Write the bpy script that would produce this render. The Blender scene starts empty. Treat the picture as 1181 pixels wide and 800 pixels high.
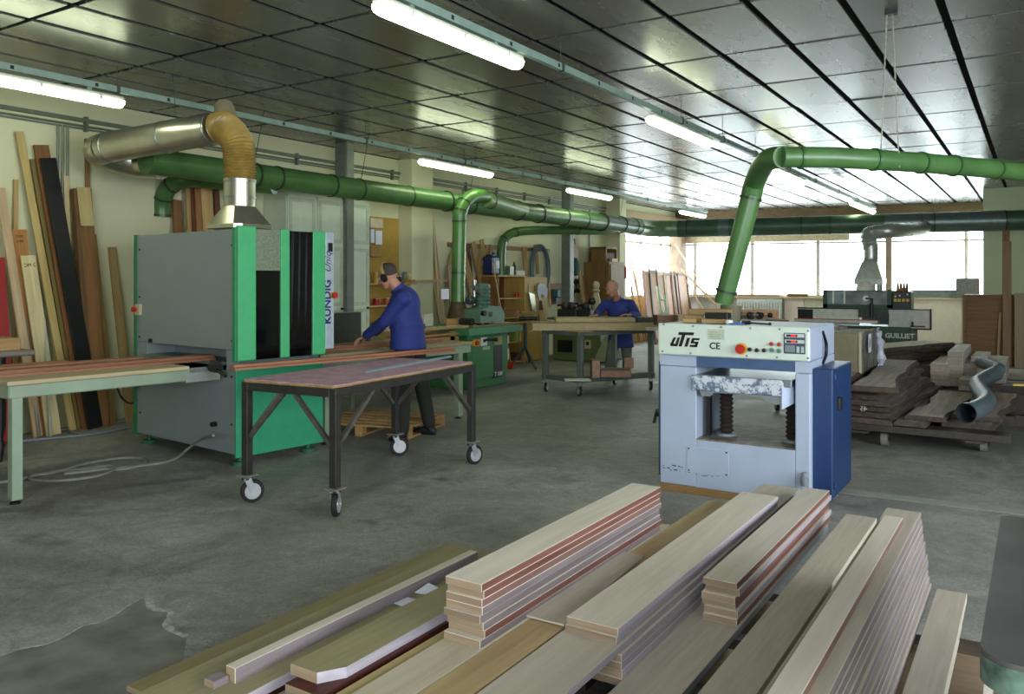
import bpy, bmesh, math, random
from mathutils import Vector, Matrix
random.seed(7)
V = Vector
SC = bpy.context.scene
COL = SC.collection
PI = math.pi
# ---- surveying helpers: the photograph's camera, used to find where things stand ----
F = 950.0; CX = 590.5; Y0 = 324.0; YAW = math.atan(607.5 / F); HC = 1.55
def ray(x, y):
    r = (x - CX) / F; v = -(y - Y0) / F
    return V((math.cos(YAW) * r - math.sin(YAW), math.sin(YAW) * r + math.cos(YAW), v))
EYE = V((0, 0, HC))
def onz(x, y, z=0.0):
    d = ray(x, y); return EYE + d * ((z - HC) / d.z)
def onx(x, y, X):
    d = ray(x, y); return EYE + d * (X / d.x)
def ony(x, y, Y):
    d = ray(x, y); return EYE + d * (Y / d.y)
def atd(x, y, d):
    return EYE + ray(x, y) * d
# ---- materials ----
def lin(h):
    h = h.lstrip('#'); c = [int(h[i:i+2], 16) / 255 for i in (0, 2, 4)]
    return tuple((x / 12.92 if x <= .04045 else ((x + .055) / 1.055) ** 2.4) for x in c) + (1,)
MATS = {}
def newmat(name):
    m = bpy.data.materials.new(name); m.use_nodes = True
    nt = m.node_tree; b = nt.nodes['Principled BSDF']
    return m, nt, b
def mat(name, col, rough=.6, metal=0., spec=.5, vary=.12, scale=12., bump=0., emit=None, es=0.):
    if name in MATS: return MATS[name]
    m, nt, b = newmat(name); c = lin(col)
    tc = nt.nodes.new('ShaderNodeTexCoord'); n = nt.nodes.new('ShaderNodeTexNoise')
    n.inputs['Scale'].default_value = scale; n.inputs['Detail'].default_value = 6
    nt.links.new(tc.outputs['Object'], n.inputs['Vector'])
    r = nt.nodes.new('ShaderNodeValToRGB')
    r.color_ramp.elements[0].position = .3; r.color_ramp.elements[1].position = .7
    r.color_ramp.elements[0].color = tuple(max(0, x * (1 - vary)) for x in c[:3]) + (1,)
    r.color_ramp.elements[1].color = tuple(min(1, x * (1 + vary)) for x in c[:3]) + (1,)
    nt.links.new(n.outputs['Fac'], r.inputs['Fac']); nt.links.new(r.outputs['Color'], b.inputs['Base Color'])
    b.inputs['Roughness'].default_value = rough; b.inputs['Metallic'].default_value = metal
    b.inputs['Specular IOR Level'].default_value = spec
    if bump:
        bp = nt.nodes.new('ShaderNodeBump'); bp.inputs['Strength'].default_value = bump; bp.inputs['Distance'].default_value = .01
        nt.links.new(n.outputs['Fac'], bp.inputs['Height']); nt.links.new(bp.outputs['Normal'], b.inputs['Normal'])
    if emit:
        b.inputs['Emission Color'].default_value = lin(emit); b.inputs['Emission Strength'].default_value = es
    MATS[name] = m; return m
def wood(name, c1, c2, axis=1, rough=.6, scale=1.0, vary=.18):
    """streaky grain running along the local axis; each object a little lighter or darker"""
    if name in MATS: return MATS[name]
    m, nt, b = newmat(name); N = nt.nodes; L = nt.links
    tc = N.new('ShaderNodeTexCoord'); mp = N.new('ShaderNodeMapping'); L.new(tc.outputs['Object'], mp.inputs['Vector'])
    s = [26 * scale] * 3; s[axis] = 1.6 * scale; mp.inputs['Scale'].default_value = s
    oi = N.new('ShaderNodeObjectInfo'); ml = N.new('ShaderNodeMath'); ml.operation = 'MULTIPLY'; ml.inputs[1].default_value = 37
    L.new(oi.outputs['Random'], ml.inputs[0]); cb = N.new('ShaderNodeCombineXYZ')
    for k in range(3): L.new(ml.outputs[0], cb.inputs[k])
    L.new(cb.outputs[0], mp.inputs['Location'])
    n = N.new('ShaderNodeTexNoise'); n.inputs['Scale'].default_value = 1; n.inputs['Detail'].default_value = 5; n.inputs['Distortion'].default_value = .6
    L.new(mp.outputs[0], n.inputs['Vector'])
    r = N.new('ShaderNodeValToRGB'); r.color_ramp.elements[0].position = .32; r.color_ramp.elements[1].position = .68
    r.color_ramp.elements[0].color = lin(c1); r.color_ramp.elements[1].color = lin(c2); L.new(n.outputs['Fac'], r.inputs['Fac'])
    hs = N.new('ShaderNodeHueSaturation'); mr = N.new('ShaderNodeMapRange')
    mr.inputs['To Min'].default_value = 1 - vary; mr.inputs['To Max'].default_value = 1 + vary
    L.new(oi.outputs['Random'], mr.inputs['Value']); L.new(mr.outputs[0], hs.inputs['Value']); L.new(r.outputs['Color'], hs.inputs['Color'])
    L.new(hs.outputs[0], b.inputs['Base Color']); b.inputs['Roughness'].default_value = rough
    bp = N.new('ShaderNodeBump'); bp.inputs['Strength'].default_value = .15; bp.inputs['Distance'].default_value = .004
    L.new(n.outputs['Fac'], bp.inputs['Height']); L.new(bp.outputs[0], b.inputs['Normal'])
    MATS[name] = m; return m
def glassy(name, tint='#ffffff', gl=.06):
    if name in MATS: return MATS[name]
    m = bpy.data.materials.new(name); m.use_nodes = True; nt = m.node_tree; nt.nodes.clear()
    o = nt.nodes.new('ShaderNodeOutputMaterial'); mx = nt.nodes.new('ShaderNodeMixShader')
    t = nt.nodes.new('ShaderNodeBsdfTransparent'); t.inputs[0].default_value = lin(tint)
    g = nt.nodes.new('ShaderNodeBsdfGlossy'); g.inputs['Roughness'].default_value = .05
    mx.inputs[0].default_value = gl
    nt.links.new(t.outputs[0], mx.inputs[1]); nt.links.new(g.outputs[0], mx.inputs[2]); nt.links.new(mx.outputs[0], o.inputs[0])
    MATS[name] = m; return m
# ---- mesh builder ----
class MB:
    def __init__(s): s.bm = bmesh.new(); s.mi = 0
    def m(s, i): s.mi = i; return s
    def _face(s, vs):
        try:
            f = s.bm.faces.new(vs); f.material_index = s.mi; return f
        except ValueError: return None
    def hexa(s, P, bev=0.):
        """P: 8 corners, bottom ring then top ring, both counter-clockwise"""
        vs = [s.bm.verts.new(p) for p in P]; fs = []
        for q in ((3, 2, 1, 0), (4, 5, 6, 7), (0, 1, 5, 4), (1, 2, 6, 5), (2, 3, 7, 6), (3, 0, 4, 7)):
            fs.append(s._face([vs[k] for k in q]))
        if bev:
            es = list({e for f in fs if f for e in f.edges})
            bmesh.ops.bevel(s.bm, geom=es, offset=bev, segments=1, affect='EDGES', profile=.5, material=-1)
        return s
    def box(s, x0, x1, y0, y1, z0, z1, bev=0.):
        x0, x1 = sorted((x0, x1)); y0, y1 = sorted((y0, y1)); z0, z1 = sorted((z0, z1))
        return s.hexa([V(p) for p in ((x0,y0,z0),(x1,y0,z0),(x1,y1,z0),(x0,y1,z0),(x0,y0,z1),(x1,y0,z1),(x1,y1,z1),(x0,y1,z1))], bev)
    def bar(s, a, b, w, t, up=(0,0,1), bev=0.):
        """square bar from a to b, w across, t thick (t measured along 'up')"""
        a = V(a); b = V(b); d = (b - a).normalized(); up = V(up)
        sd = d.cross(up)
        if sd.length < 1e-4: sd = d.cross(V((1,0,0)))
        sd.normalize(); u = sd.cross(d).normalized(); sd *= w / 2; u *= t / 2
        return s.hexa([a - sd - u, a + sd - u, b + sd - u, b - sd - u, a - sd + u, a + sd + u, b + sd + u, b - sd + u], bev)
    def rings(s, rings, cap=True, closed=False):
        R = [[s.bm.verts.new(p) for p in r] for r in rings]; n = len(R[0])
        pairs = list(zip(R, R[1:])) + ([(R[-1], R[0])] if closed else [])
        for a, b in pairs:
            for k in range(n): s._face([a[k], a[(k+1) % n], b[(k+1) % n], b[k]])
        if cap and not closed:
            s._face(R[0][::-1]); s._face(R[-1])
        return s
    def tube(s, pts, r, seg=10, cap=True, closed=False):
        pts = [V(p) for p in pts]; n = len(pts); rr = r if isinstance(r, (list, tuple)) else [r] * n
        out = []; prev = None
        for i, p in enumerate(pts):
            if closed: d = pts[(i+1) % n] - pts[i-1]
            else: d = pts[min(i+1, n-1)] - pts[max(i-1, 0)]
            if d.length < 1e-9: d = V((0,0,1))
            d.normalize()
            if prev is None:
                u = d.orthogonal().normalized() if abs(d.z) < .99 else V((1,0,0))
                if abs(d.z) < .9: u = V((0,0,1)) - d * d.z; u.normalize()
            else:
                u = prev - d * prev.dot(d); u.normalize()
            prev = u; w = d.cross(u)
            out.append([p + (u * math.cos(2*PI*k/seg) + w * math.sin(2*PI*k/seg)) * rr[i] for k in range(seg)])
        return s.rings(out, cap, closed)
    def cyl(s, a, b, r, r2=None, seg=16, cap=True):
        return s.tube([a, b], [r, r if r2 is None else r2], seg, cap)
    def lathe(s, prof, c=(0,0,0), seg=20, axis='z'):
        """prof: (radius, height) pairs"""
        c = V(c); out = []
        for r, h in prof:
            ring = []
            for k in range(seg):
                a = 2*PI*k/seg; x = r*math.cos(a); y = r*math.sin(a)
                ring.append(c + (V((x, y, h)) if axis == 'z' else V((h, x, y)) if axis == 'x' else V((y, h, x))))
            out.append(ring)
        return s.rings(out)
    def ball(s, c, r, seg=10, sc=(1,1,1)):
        c = V(c); out = []
        for i in range(1, seg):
            t = PI*i/seg; out.append([c + V((math.sin(t)*math.cos(2*PI*k/(seg+4))*r*sc[0], math.sin(t)*math.sin(2*PI*k/(seg+4))*r*sc[1], -math.cos(t)*r*sc[2])) for k in range(seg+4)])
        return s.rings(out)
    def prism(s, poly, off):
        """flat polygon (3-d points) pushed along off"""
        off = V(off); a = [V(p) for p in poly]
        return s.rings([a, [p + off for p in a]])
    def mesh(s, name, mats, smooth=None):
        bmesh.ops.recalc_face_normals(s.bm, faces=s.bm.faces[:])
        me = bpy.data.meshes.new(name); s.bm.to_mesh(me); s.bm.free()
        for m in (mats if isinstance(mats, (list, tuple)) else [mats]): me.materials.append(m)
        if smooth:
            me.shade_smooth(); me.set_sharp_from_angle(angle=smooth)
        return me
def tag(o, label=None, cat=None, group=None, kind=None):
    if label: o['label'] = label
    if cat: o['category'] = cat
    if group: o['group'] = group
    if kind: o['kind'] = kind
    return o
def obj(name, mb, mats, parent=None, smooth=.6, base=None, label=None):
    """one mesh object. base: point in world that becomes the origin (mesh given in world coordinates)"""
    me = mb.mesh(name, mats, smooth) if isinstance(mb, MB) else mb
    o = bpy.data.objects.new(name, me); COL.objects.link(o)
    if base is not None:
        me.transform(Matrix.Translation(-V(base))); o.location = base
    if parent:
        o.parent = parent
    if label: o['label'] = label
    return o
def thing(name, label, cat, loc=(0,0,0), rz=0., group=None):
    o = bpy.data.objects.new(name, None); COL.objects.link(o); o.empty_display_size = .1
    o.location = loc; o.rotation_euler = (0, 0, rz); tag(o, label, cat, group); return o
def wpart(name, mb, mats, root, smooth=.6, label=None):
    """part given in world coordinates under an unrotated root"""
    me = mb.mesh(name, mats, smooth); r = root
    while r.parent: r = r.parent
    me.transform(Matrix.Translation(-V(r.location)))
    o = bpy.data.objects.new(name, me); COL.objects.link(o); o.parent = root
    if label: o['label'] = label
    return o
def solo(name, label, cat, mb, mats, base, group=None, smooth=.6):
    return tag(obj(name, mb, mats, None, smooth, base), label, cat, group)
def struct(name, mb, mats, smooth=None):
    return tag(obj(name, mb, mats, None, smooth), kind='structure')
def text(name, body, size, mtx, m, parent, shear=0., offset=0., ext=.001, font_sx=1., world=False):
    if world:
        r_ = parent
        while r_.parent: r_ = r_.parent
        mtx = Matrix.Translation(-V(r_.location)) @ mtx
    cu = bpy.data.curves.new(name, 'FONT'); cu.body = body; cu.size = size; cu.shear = shear; cu.offset = offset; cu.extrude = ext
    cu.align_x = 'CENTER'; cu.align_y = 'CENTER'; cu.resolution_u = 3
    t = bpy.data.objects.new('tmp', cu); COL.objects.link(t)
    dg = bpy.context.evaluated_depsgraph_get(); me = bpy.data.meshes.new_from_object(t.evaluated_get(dg))
    bpy.data.objects.remove(t); me.name = name
    me.transform(mtx @ Matrix.Diagonal((font_sx, 1, 1, 1))); me.materials.clear(); me.materials.append(m)
    o = bpy.data.objects.new(name, me); COL.objects.link(o); o.parent = parent; return o
def frame(o, xa, ya):
    """matrix: text's x along xa, its y along ya, at point o"""
    xa = V(xa).normalized(); ya = V(ya).normalized(); za = xa.cross(ya)
    M = Matrix((xa, ya, za)).transposed().to_4x4(); M.translation = V(o); return M
ORD = ['top', 'second from top', 'third from top', 'fourth from top', 'fifth from top', 'sixth from top', 'seventh from top', 'eighth from top', 'ninth from top', 'tenth from top', 'eleventh from top', 'twelfth from top']
# ---- palette ----
beech = wood('beech_wood', '#c0b7a6', '#cec5b6')
pale = wood('pale_wood', '#bdb4a4', '#cac1b3', rough=.7)
mdf = wood('fibreboard', '#a69e8d', '#b3aa99', rough=.8, vary=.08, scale=2)
endg = wood('end_grain', '#7d6a54', '#97836a', axis=0, rough=.8)
redw = wood('red_wood', '#663d35', '#82574d', rough=.55)
mauve = wood('mauve_wood', '#6f6466', '#8a7f83', rough=.65)
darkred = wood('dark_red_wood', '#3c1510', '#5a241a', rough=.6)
tan = wood('tan_wood', '#a07c4c', '#bb9765')
tanz = wood('tan_wood_upright', '#9a7d4e', '#b69863', axis=2)
palez = wood('pale_wood_upright', '#b3a276', '#c9b98e', axis=2)
brownz = wood('brown_wood_upright', '#76502d', '#93683f', axis=2)
darkz = wood('dark_wood_upright', '#4a2c18', '#643e24', axis=2)
ochre = mat('ochre_board', '#8e7440', .7)
oldw = wood('weathered_wood', '#6b6159', '#958b84', rough=.85)
bark = wood('bark_edge', '#3a3029', '#564a40', rough=.95)
grn = mat('painted_green_duct', '#466b39', .34, .0, .5, vary=.22, scale=4)
grn2 = mat('dark_green_duct', '#33582c', .3, .0, .6, vary=.2, scale=4)
grnp = mat('pale_green_duct', '#7c9a62', .35, .0, .6, vary=.1)
clampm = mat('clamp_steel', '#3e4a3c', .4, .6)
galv = mat('galvanised_steel', '#b8b6a4', .3, .85, vary=.1, scale=6)
steel = mat('steel', '#a5a7a8', .3, .9)
chrome = mat('zinc_steel', '#b9bcc0', .35, .7)
blacks = mat('black_steel', '#34322f', .5, .3, vary=.25)
black = mat('black_plastic', '#0f0f10', .45)
rubber = mat('black_rubber', '#1b1b1b', .8)
white = mat('white_plastic', '#d8dad4', .5)
red = mat('red_plastic', '#b01f14', .4)
yellow = mat('yellow_plastic', '#c9a92c', .5)
greyp = mat('grey_paint', '#7b8285', .55)
# ================= room =================
def smooth_path(pts, n=6, closed=False):
    pts = [V(p) for p in pts]; out = []
    for i in range(len(pts) - 1):
        p0 = pts[max(i-1, 0)]; p1 = pts[i]; p2 = pts[i+1]; p3 = pts[min(i+2, len(pts)-1)]
        for k in range(n):
            t = k / n; out.append(.5 * ((2*p1) + (p2-p0)*t + (2*p0-5*p1+4*p2-p3)*t*t + (-p0+3*p1-3*p2+p3)*t**3))
    out.append(pts[-1]); return out

def floor_mat():
    m, nt, b = newmat('concrete_floor'); N = nt.nodes; L = nt.links
    tc = N.new('ShaderNodeTexCoord')
    def noise(sc, det=6, rough=.6, dist=0.):
        n = N.new('ShaderNodeTexNoise'); n.inputs['Scale'].default_value = sc; n.inputs['Detail'].default_value = det
        n.inputs['Roughness'].default_value = rough; n.inputs['Distortion'].default_value = dist
        L.new(tc.outputs['Object'], n.inputs['Vector']); return n
    def ramp(src, p0, c0, p1, c1):
        r = N.new('ShaderNodeValToRGB'); e = r.color_ramp.elements
        e[0].position = p0; e[1].position = p1; e[0].color = c0; e[1].color = c1; L.new(src, r.inputs['Fac']); return r
    def mix(f, a, c, t='MIX'):
        x = N.new('ShaderNodeMixRGB'); x.blend_type = t
        if isinstance(f, float): x.inputs[0].default_value = f
        else: L.new(f, x.inputs[0])
        for k, q in ((1, a), (2, c)):
            if isinstance(q, tuple): x.inputs[k].default_value = q
            else: L.new(q, x.inputs[k])
        return x.outputs[0]
    big = ramp(noise(.55, 7, .62, .8).outputs['Fac'], .35, lin('#7d7d77'), .68, lin('#a5a49e'))
    stain = ramp(noise(1.5, 8, .7, 1.2).outputs['Fac'], .50, (0,0,0,1), .66, (1,1,1,1))
    c = mix(stain.outputs[0], big.outputs[0], lin('#6d6c67'))
    fine = ramp(noise(60, 4, .8).outputs['Fac'], .35, (.62,.62,.62,1), .68, (1.25,1.25,1.22,1))
    c = mix(.75, c, fine.outputs[0], 'MULTIPLY')
    mid = ramp(noise(11, 8, .75, .6).outputs['Fac'], .36, (.76,.76,.75,1), .64, (1.16,1.16,1.15,1))
    c = mix(.8, c, mid.outputs[0], 'MULTIPLY')
    scuff = ramp(noise(5, 10, .82, 2.).outputs['Fac'], .60, (0,0,0,1), .68, (1,1,1,1))
    sm = N.new('ShaderNodeMath'); sm.operation = 'MULTIPLY'; sm.inputs[1].default_value = .5; L.new(scuff.outputs[0], sm.inputs[0])
    c = mix(sm.outputs[0], c, lin('#b9b6a6'))
    vo = N.new('ShaderNodeTexVoronoi'); vo.inputs['Scale'].default_value = 16; L.new(tc.outputs['Object'], vo.inputs['Vector'])
    sp = ramp(vo.outputs['Distance'], .05, (1,1,1,1), .13, (0,0,0,1))
    nn = ramp(noise(3, 3).outputs['Fac'], .5, (0,0,0,1), .6, (1,1,1,1))
    mm = N.new('ShaderNodeMath'); mm.operation = 'MULTIPLY'; L.new(sp.outputs[0], mm.inputs[0]); L.new(nn.outputs[0], mm.inputs[1])
    c = mix(mm.outputs[0], c, lin('#4a463e'))
    L.new(c, b.inputs['Base Color'])
    rr = N.new('ShaderNodeMapRange'); L.new(stain.outputs[0], rr.inputs['Value']); rr.inputs['To Min'].default_value = .62; rr.inputs['To Max'].default_value = .45
    L.new(rr.outputs[0], b.inputs['Roughness'])
    bp = N.new('ShaderNodeBump'); bp.inputs['Strength'].default_value = .35; bp.inputs['Distance'].default_value = .01
    L.new(fine.outputs[0], bp.inputs['Height']); L.new(bp.outputs[0], b.inputs['Normal'])
    return m
FM = floor_mat()
XL = -8.7; XR = 4.0; YB = -3.0; ZC = 3.5
struct('floor', MB().box(XL - .2, XR + .2, YB - .2, 24, -.1, 0), FM)
tr = MB()
tr.prism([(-1.35, 6.36, 0.0), (3.9, 6.62, 0.0), (3.9, 6.80, 0.0), (-1.35, 6.50, 0.0)], (0, 0, .003))
struct('trim_1', tr, mat('floor_repair_strip', '#8e9089', .7, bump=.2))
wallm = mat('cream_green_wall', '#cbcaa6', .8, vary=.05, scale=1.6, bump=.15)
walld = mat('cream_green_wall_shade', '#b9bfa4', .8, vary=.06, scale=2)
def fy(x): return 22.4 + (x + 8.7) * .147      # far wall line
YW0 = 18.3; ZS = 1.13; ZT = 3.05
wl = MB()
wl.box(XL - .2, XL, YB - .2, YW0, 0, ZC)
wl.box(XL - .2, XL, YW0, 22.6, 0, ZS).box(XL - .2, XL, YW0, 22.6, ZT + .25, ZC)
struct('wall_left', wl, wallm)
struct('trim_2', MB().box(XL, -8.33, 17.75, 18.1, 0, ZC), wallm)                        # pilaster before the window
struct('trim_3', MB().box(XL, -8.42, 10.2, 10.75, 0, ZC), wallm)                      # shallow pier behind the workman
wf = MB()
def farbox(mb, x0, x1, z0, z1, dy0, dy1):
    mb.hexa([V((x0, fy(x0)+dy0, z0)), V((x1, fy(x1)+dy0, z0)), V((x1, fy(x1)+dy1, z0)), V((x0, fy(x0)+dy1, z0)),
             V((x0, fy(x0)+dy0, z1)), V((x1, fy(x1)+dy0, z1)), V((x1, fy(x1)+dy1, z1)), V((x0, fy(x0)+dy1, z1))])
farbox(wf, XL, 0, 0, ZS, 0, .2); farbox(wf, XL, 0, ZC - .02, ZC + .1, 0, .2)
struct('wall_far', wf, mat('pinkish_plaster', '#efe0d8', .85, vary=.05, scale=2))
struct('wall_right_partition', MB().box(-.99, XR, 20.0, 20.25, 0, ZC).box(-.99, -.8, 20.25, fy(-.9) + .2, 0, ZC), mat('partition_paint', '#c3cfae', .8, vary=.05, scale=1.2))
struct('wall_right', MB().box(XR, XR + .2, YB - .2, 20.25, 0, 1.0).box(XR, XR + .2, YB - .2, 20.25, 2.9, ZC).box(XR, XR + .2, YB-.2, -.5, 1, 2.9).box(XR, XR + .2, 6, 20.25, 1, 2.9), wallm)
struct('wall_back', MB().box(XL, XR, YB - .2, YB, 0, 1.0).box(XL, XR, YB - .2, YB, 2.9, ZC).box(XL, -1.5, YB-.2, YB, 1, 2.9), wallm)
# windows: frames, panes
wfm = mat('window_frame_grey', '#cfc9c0', .6); wood_beam = wood('beam_wood', '#8d7248', '#a98b5c', axis=1); brown_beam = wood('far_beam_wood', '#5d4a30', '#7a6344', axis=0)
glass = glassy('window_glass', '#f4f8f6', .07)
w1 = thing('window_1', None, None); w1['kind'] = 'structure'
g = MB(); farbox(g, XL, -.99, ZS, 3.2, .09, .1); wpart('pane', g, glass, w1)
fr = MB()
for px in (801, 867, 943, 1114):
    x = -8.7 + (px - 799) * .0205 if px < 900 else onx(px, 300, -3)[0]
k = {}
for px in (801, 867, 943, 1025, 1114):
    d = ray(px, 300); t = (22.4 + .147 * 8.7) / (d.y - .147 * d.x); k[px] = d.x * t
for px in (801, 867, 943, 1114): farbox(fr, k[px] - .04, k[px] + .04, ZS, 3.2, .03, .09)
farbox(fr, XL, -.99, 2.55, 2.6, .03, .09); farbox(fr, XL, -.99, ZS, ZS + .05, .03, .09); farbox(fr, XL, -.99, 3.15, 3.22, .03, .09)
wpart('window_frame', fr, wfm, w1)
sl = MB(); farbox(sl, XL, -.99, ZS - .04, ZS, -.28, .1); wpart('window_sill', sl, mat('sill_board', '#d3bb98', .7), w1)
po = MB(); farbox(po, k[1025] - .07, k[1025] + .07, ZS, 3.2, -.06, .09); wpart('post', po, mat('brown_post', '#a08878', .7), w1)
# translucent blind strip above the transom at the left
bl = MB(); farbox(bl, -8.5, -4.2, 2.62, 2.95, .0, .015); wpart('blind', bl, mat('cream_blind', '#d8c6a2', .8), w1)
bm_ = MB(); farbox(bm_, XL, -.99, 3.16, ZC, -.18, .1); struct('trim_4', bm_, brown_beam)
w2 = thing('window_2', None, None); w2['kind'] = 'structure'
wpart('pane', MB().box(XL - .11, XL - .1, YW0, 22.4, ZS, ZT), glass, w2)
fr = MB()
for y in (18.35, 19.9, 21.25): fr.box(XL - .1, XL - .04, y - .03, y + .035, ZS, ZT)
fr.box(XL - .1, XL - .04, YW0, 22.4, 2.52, 2.58).box(XL - .1, XL - .04, YW0, 22.4, ZS, ZS + .05)
wpart('window_frame', fr, wfm, w2)
struct('trim_5', MB().box(XL - .06, XL + .14, YW0, 22.35, ZT, ZT + .27), wood_beam)       # pale timber lintel
struct('trim_6', MB().box(XL - .1, -8.45, 22.0, 22.42, 0, 3.2), mat('corner_post_brown', '#8a7560', .8, vary=.2, scale=5))
# white casing boards on the far wall under the sill
# daylight portals at the openings
def portal(name, loc, rot, sx, sy):
    l = bpy.data.lights.new(name, 'AREA'); l.shape = 'RECTANGLE'; l.size = sx; l.size_y = sy; l.cycles.is_portal = True
    o = bpy.data.objects.new(name, l); COL.objects.link(o); o.location = loc; o.rotation_euler = rot
# ceiling: thin dark carrier with glossy panels, each a hair out of level
def ceil_mat():
    m, nt, b = newmat('glossy_ceiling_panel'); N = nt.nodes; L = nt.links
    tc = N.new('ShaderNodeTexCoord'); mp = N.new('ShaderNodeMapping'); mp.inputs['Scale'].default_value = (3, .7, 1)
    L.new(tc.outputs['Object'], mp.inputs['Vector'])
    n = N.new('ShaderNodeTexNoise'); n.inputs['Scale'].default_value = 1.6; n.inputs['Detail'].default_value = 5; L.new(mp.outputs[0], n.inputs['Vector'])
    r = N.new('ShaderNodeValToRGB'); r.color_ramp.elements[0].color = lin('#7e7d78'); r.color_ramp.elements[1].color = lin('#8c8b87')
    r.color_ramp.elements[0].position = .3; r.color_ramp.elements[1].position = .7
    L.new(n.outputs['Fac'], r.inputs['Fac']); L.new(r.outputs[0], b.inputs['Base Color'])
    b.inputs['Metallic'].default_value = .68
    rr = N.new('ShaderNodeMapRange'); rr.inputs['To Min'].default_value = .24; rr.inputs['To Max'].default_value = .30; L.new(n.outputs['Fac'], rr.inputs['Value']); L.new(rr.outputs[0], b.inputs['Roughness'])
    bp = N.new('ShaderNodeBump'); bp.inputs['Strength'].default_value = .02; bp.inputs['Distance'].default_value = .01; L.new(n.outputs['Fac'], bp.inputs['Height']); L.new(bp.outputs[0], b.inputs['Normal'])
    return m
CA = .5755; CB = 1.2465; CX0 = -.58; CY0 = 6.98
cm = MB(); cm.m(0).box(XL - .2, XR + .2, YB - .2, 24, ZC + .02, ZC + .15); cm.m(1)
for i in range(-8, 15):
    xa = CX0 - CA * i; 
    for j in range(-8, 14):
        ya = CY0 + CB * j
        x0, x1, y0, y1 = max(xa - CA + .03, XL), min(xa - .03, XR), ya + .024, min(ya + CB - .024, 23.7)
        if x1 - x0 < .05 or y1 - y0 < .05: continue
        tx = random.gauss(0, .0045); ty = random.gauss(0, .0045); zc = ZC + .01
        z = lambda x, y: zc + (x - xa) * tx + (y - ya) * ty * .5
        P = [V((x0, y0, z(x0,y0) - .01)), V((x1, y0, z(x1,y0) - .01)), V((x1, y1, z(x1,y1) - .01)), V((x0, y1, z(x0,y1) - .01))]
        cm.hexa(P + [p + V((0, 0, .018)) for p in P])
struct('ceiling', cm, [mat('ceiling_gap_dark', '#0f120d', .9, spec=.1), ceil_mat()])
# steel columns on the left side
colm = mat('grey_green_column', '#70776c', .5, .2)
for n, (a, b_, y) in enumerate(((387, 399, 8.5), (648, 657.5, 14.9))):
    xa = ony(a, 200, y)[0]; xb = ony(b_, 200, y)[0]; c = (xa + xb) / 2; h = (xb - xa) / 2
    mb = MB().box(c - h, c + h, y - .012, y + .012, 0, ZC).box(c - h, c - h + .014, y, y + .16, 0, ZC).box(c + h - .014, c + h, y, y + .16, 0, ZC)
    struct('trim_%d' % (7 + n), mb, colm)
# cable tray and conduits on the left wall
mb = MB(); mb.box(XL + .005, XL + .05, 1, 17.7, 3.26, 3.3).box(XL + .005, XL + .02, 1, 17.7, 3.18, 3.2).cyl((XL + .02, 1, 3.22), (XL + .02, 17.7, 3.22), .012, seg=6)
for y in range(2, 17): mb.box(XL + .005, XL + .06, y, y + .03, 3.16, 3.32)
solo('cable_tray', 'grey perforated cable tray running high along the left wall', 'cable tray', mb, mat('tray_grey', '#6e7568', .5, .4), (XL, 1, 3.2))
for a, z0, lab in ((71, 2.35, 'pair of grey conduits dropping from the cable tray behind the leaning boards at left'), (533, 2.5, 'thin grey conduit dropping behind the green downpipe to the hanging templates'), (679, 1.0, 'thin grey conduit on the wall beside the second steel column')):
    y = onx(a, 200, XL).y; mb = MB()
    for q in ((-.05, 0, .05) if a == 71 else (0,)): mb.cyl((XL + .02, y + q, z0), (XL + .02, y + q, 3.2), .013, seg=6)
    solo('conduit', lab, 'conduit', mb, mat('tray_grey', '#6e7568'), (XL, y, z0))
# dark worn patch of floor at lower left with a pale broken edge
pe = [onz(*q_) for q_ in ((-60, 775), (0, 757), (25, 748), (60, 741), (95, 722), (120, 716), (150, 697), (168, 690), (176, 702), (196, 706), (190, 722), (215, 735))]
rp = random.Random(4)
pe2 = smooth_path(pe, 5) if 'smooth_path' in globals() else pe
mb = MB(); mb.prism([p for p in pe2] + [onz(200, 830), onz(-80, 830)], (0, 0, .0012)); mb.m(1)
mb.rings([[p + V((0, .012 + rp.uniform(0, .02), .0)), p + V((0, .012, .002)), p - V((0, .008 + rp.uniform(0, .012), -.002)), p - V((0, .01, 0))] for p in pe2])
struct('trim_9', mb, [mat('floor_worn_dark', '#74736c', .7, vary=.3, scale=6, bump=.3), mat('floor_broken_edge', '#a5a59b', .8, vary=.35, scale=30)])
# ================= light rails and tubes =================
rail_m = mat('rail_green_grey', '#8fa79b', .45, .3)
slotm = mat('slot_dark', '#1a1c1a', .8)
tubem = mat('lamp_tube', '#ffffff', .4, emit='#f6ffe6', es=14.)
diffm = None
def lamp_diff():
    m, nt, b = newmat('lamp_diffuser'); b.inputs['Base Color'].default_value = lin('#e8efe0'); b.inputs['Roughness'].default_value = .3
    b.inputs['Emission Color'].default_value = lin('#f3ffd6'); b.inputs['Emission Strength'].default_value = 15.5; return m
diffm = lamp_diff(); housem = mat('lamp_housing', '#b9bdb0', .5)
def rail(x, y0, y1, z, lab, hang):
    t = thing('light_rail', lab, 'rail', (x, y0, z))
    mb = MB().box(x - .022, x + .022, y0, y1, z - .028, z + .028)
    mb.m(1); y = y0 + .3
    while y < y1: mb.box(x + .0215, x + .0235, y, y + .03, z - .015, z + .015); y += .72
    wpart('channel', mb, [rail_m, slotm], t)
    for y in hang:
        h = MB().cyl((x, y, z + .02), (x, y, ZC), .004, seg=5).box(x - .03, x + .03, y - .015, y + .015, z - .035, z + .045)
        wpart('hanger', h, mat('hanger_steel', '#4c544c', .5, .5), t)
    return t
rail(-7.1, 1.0, 20.3, 3.3, 'long pale green rail carrying fluorescent lights beside the left wall', [2.1, 4.4, 5.6, 7.7, 9.8, 12, 14.2, 16.5, 18.8])
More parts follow.
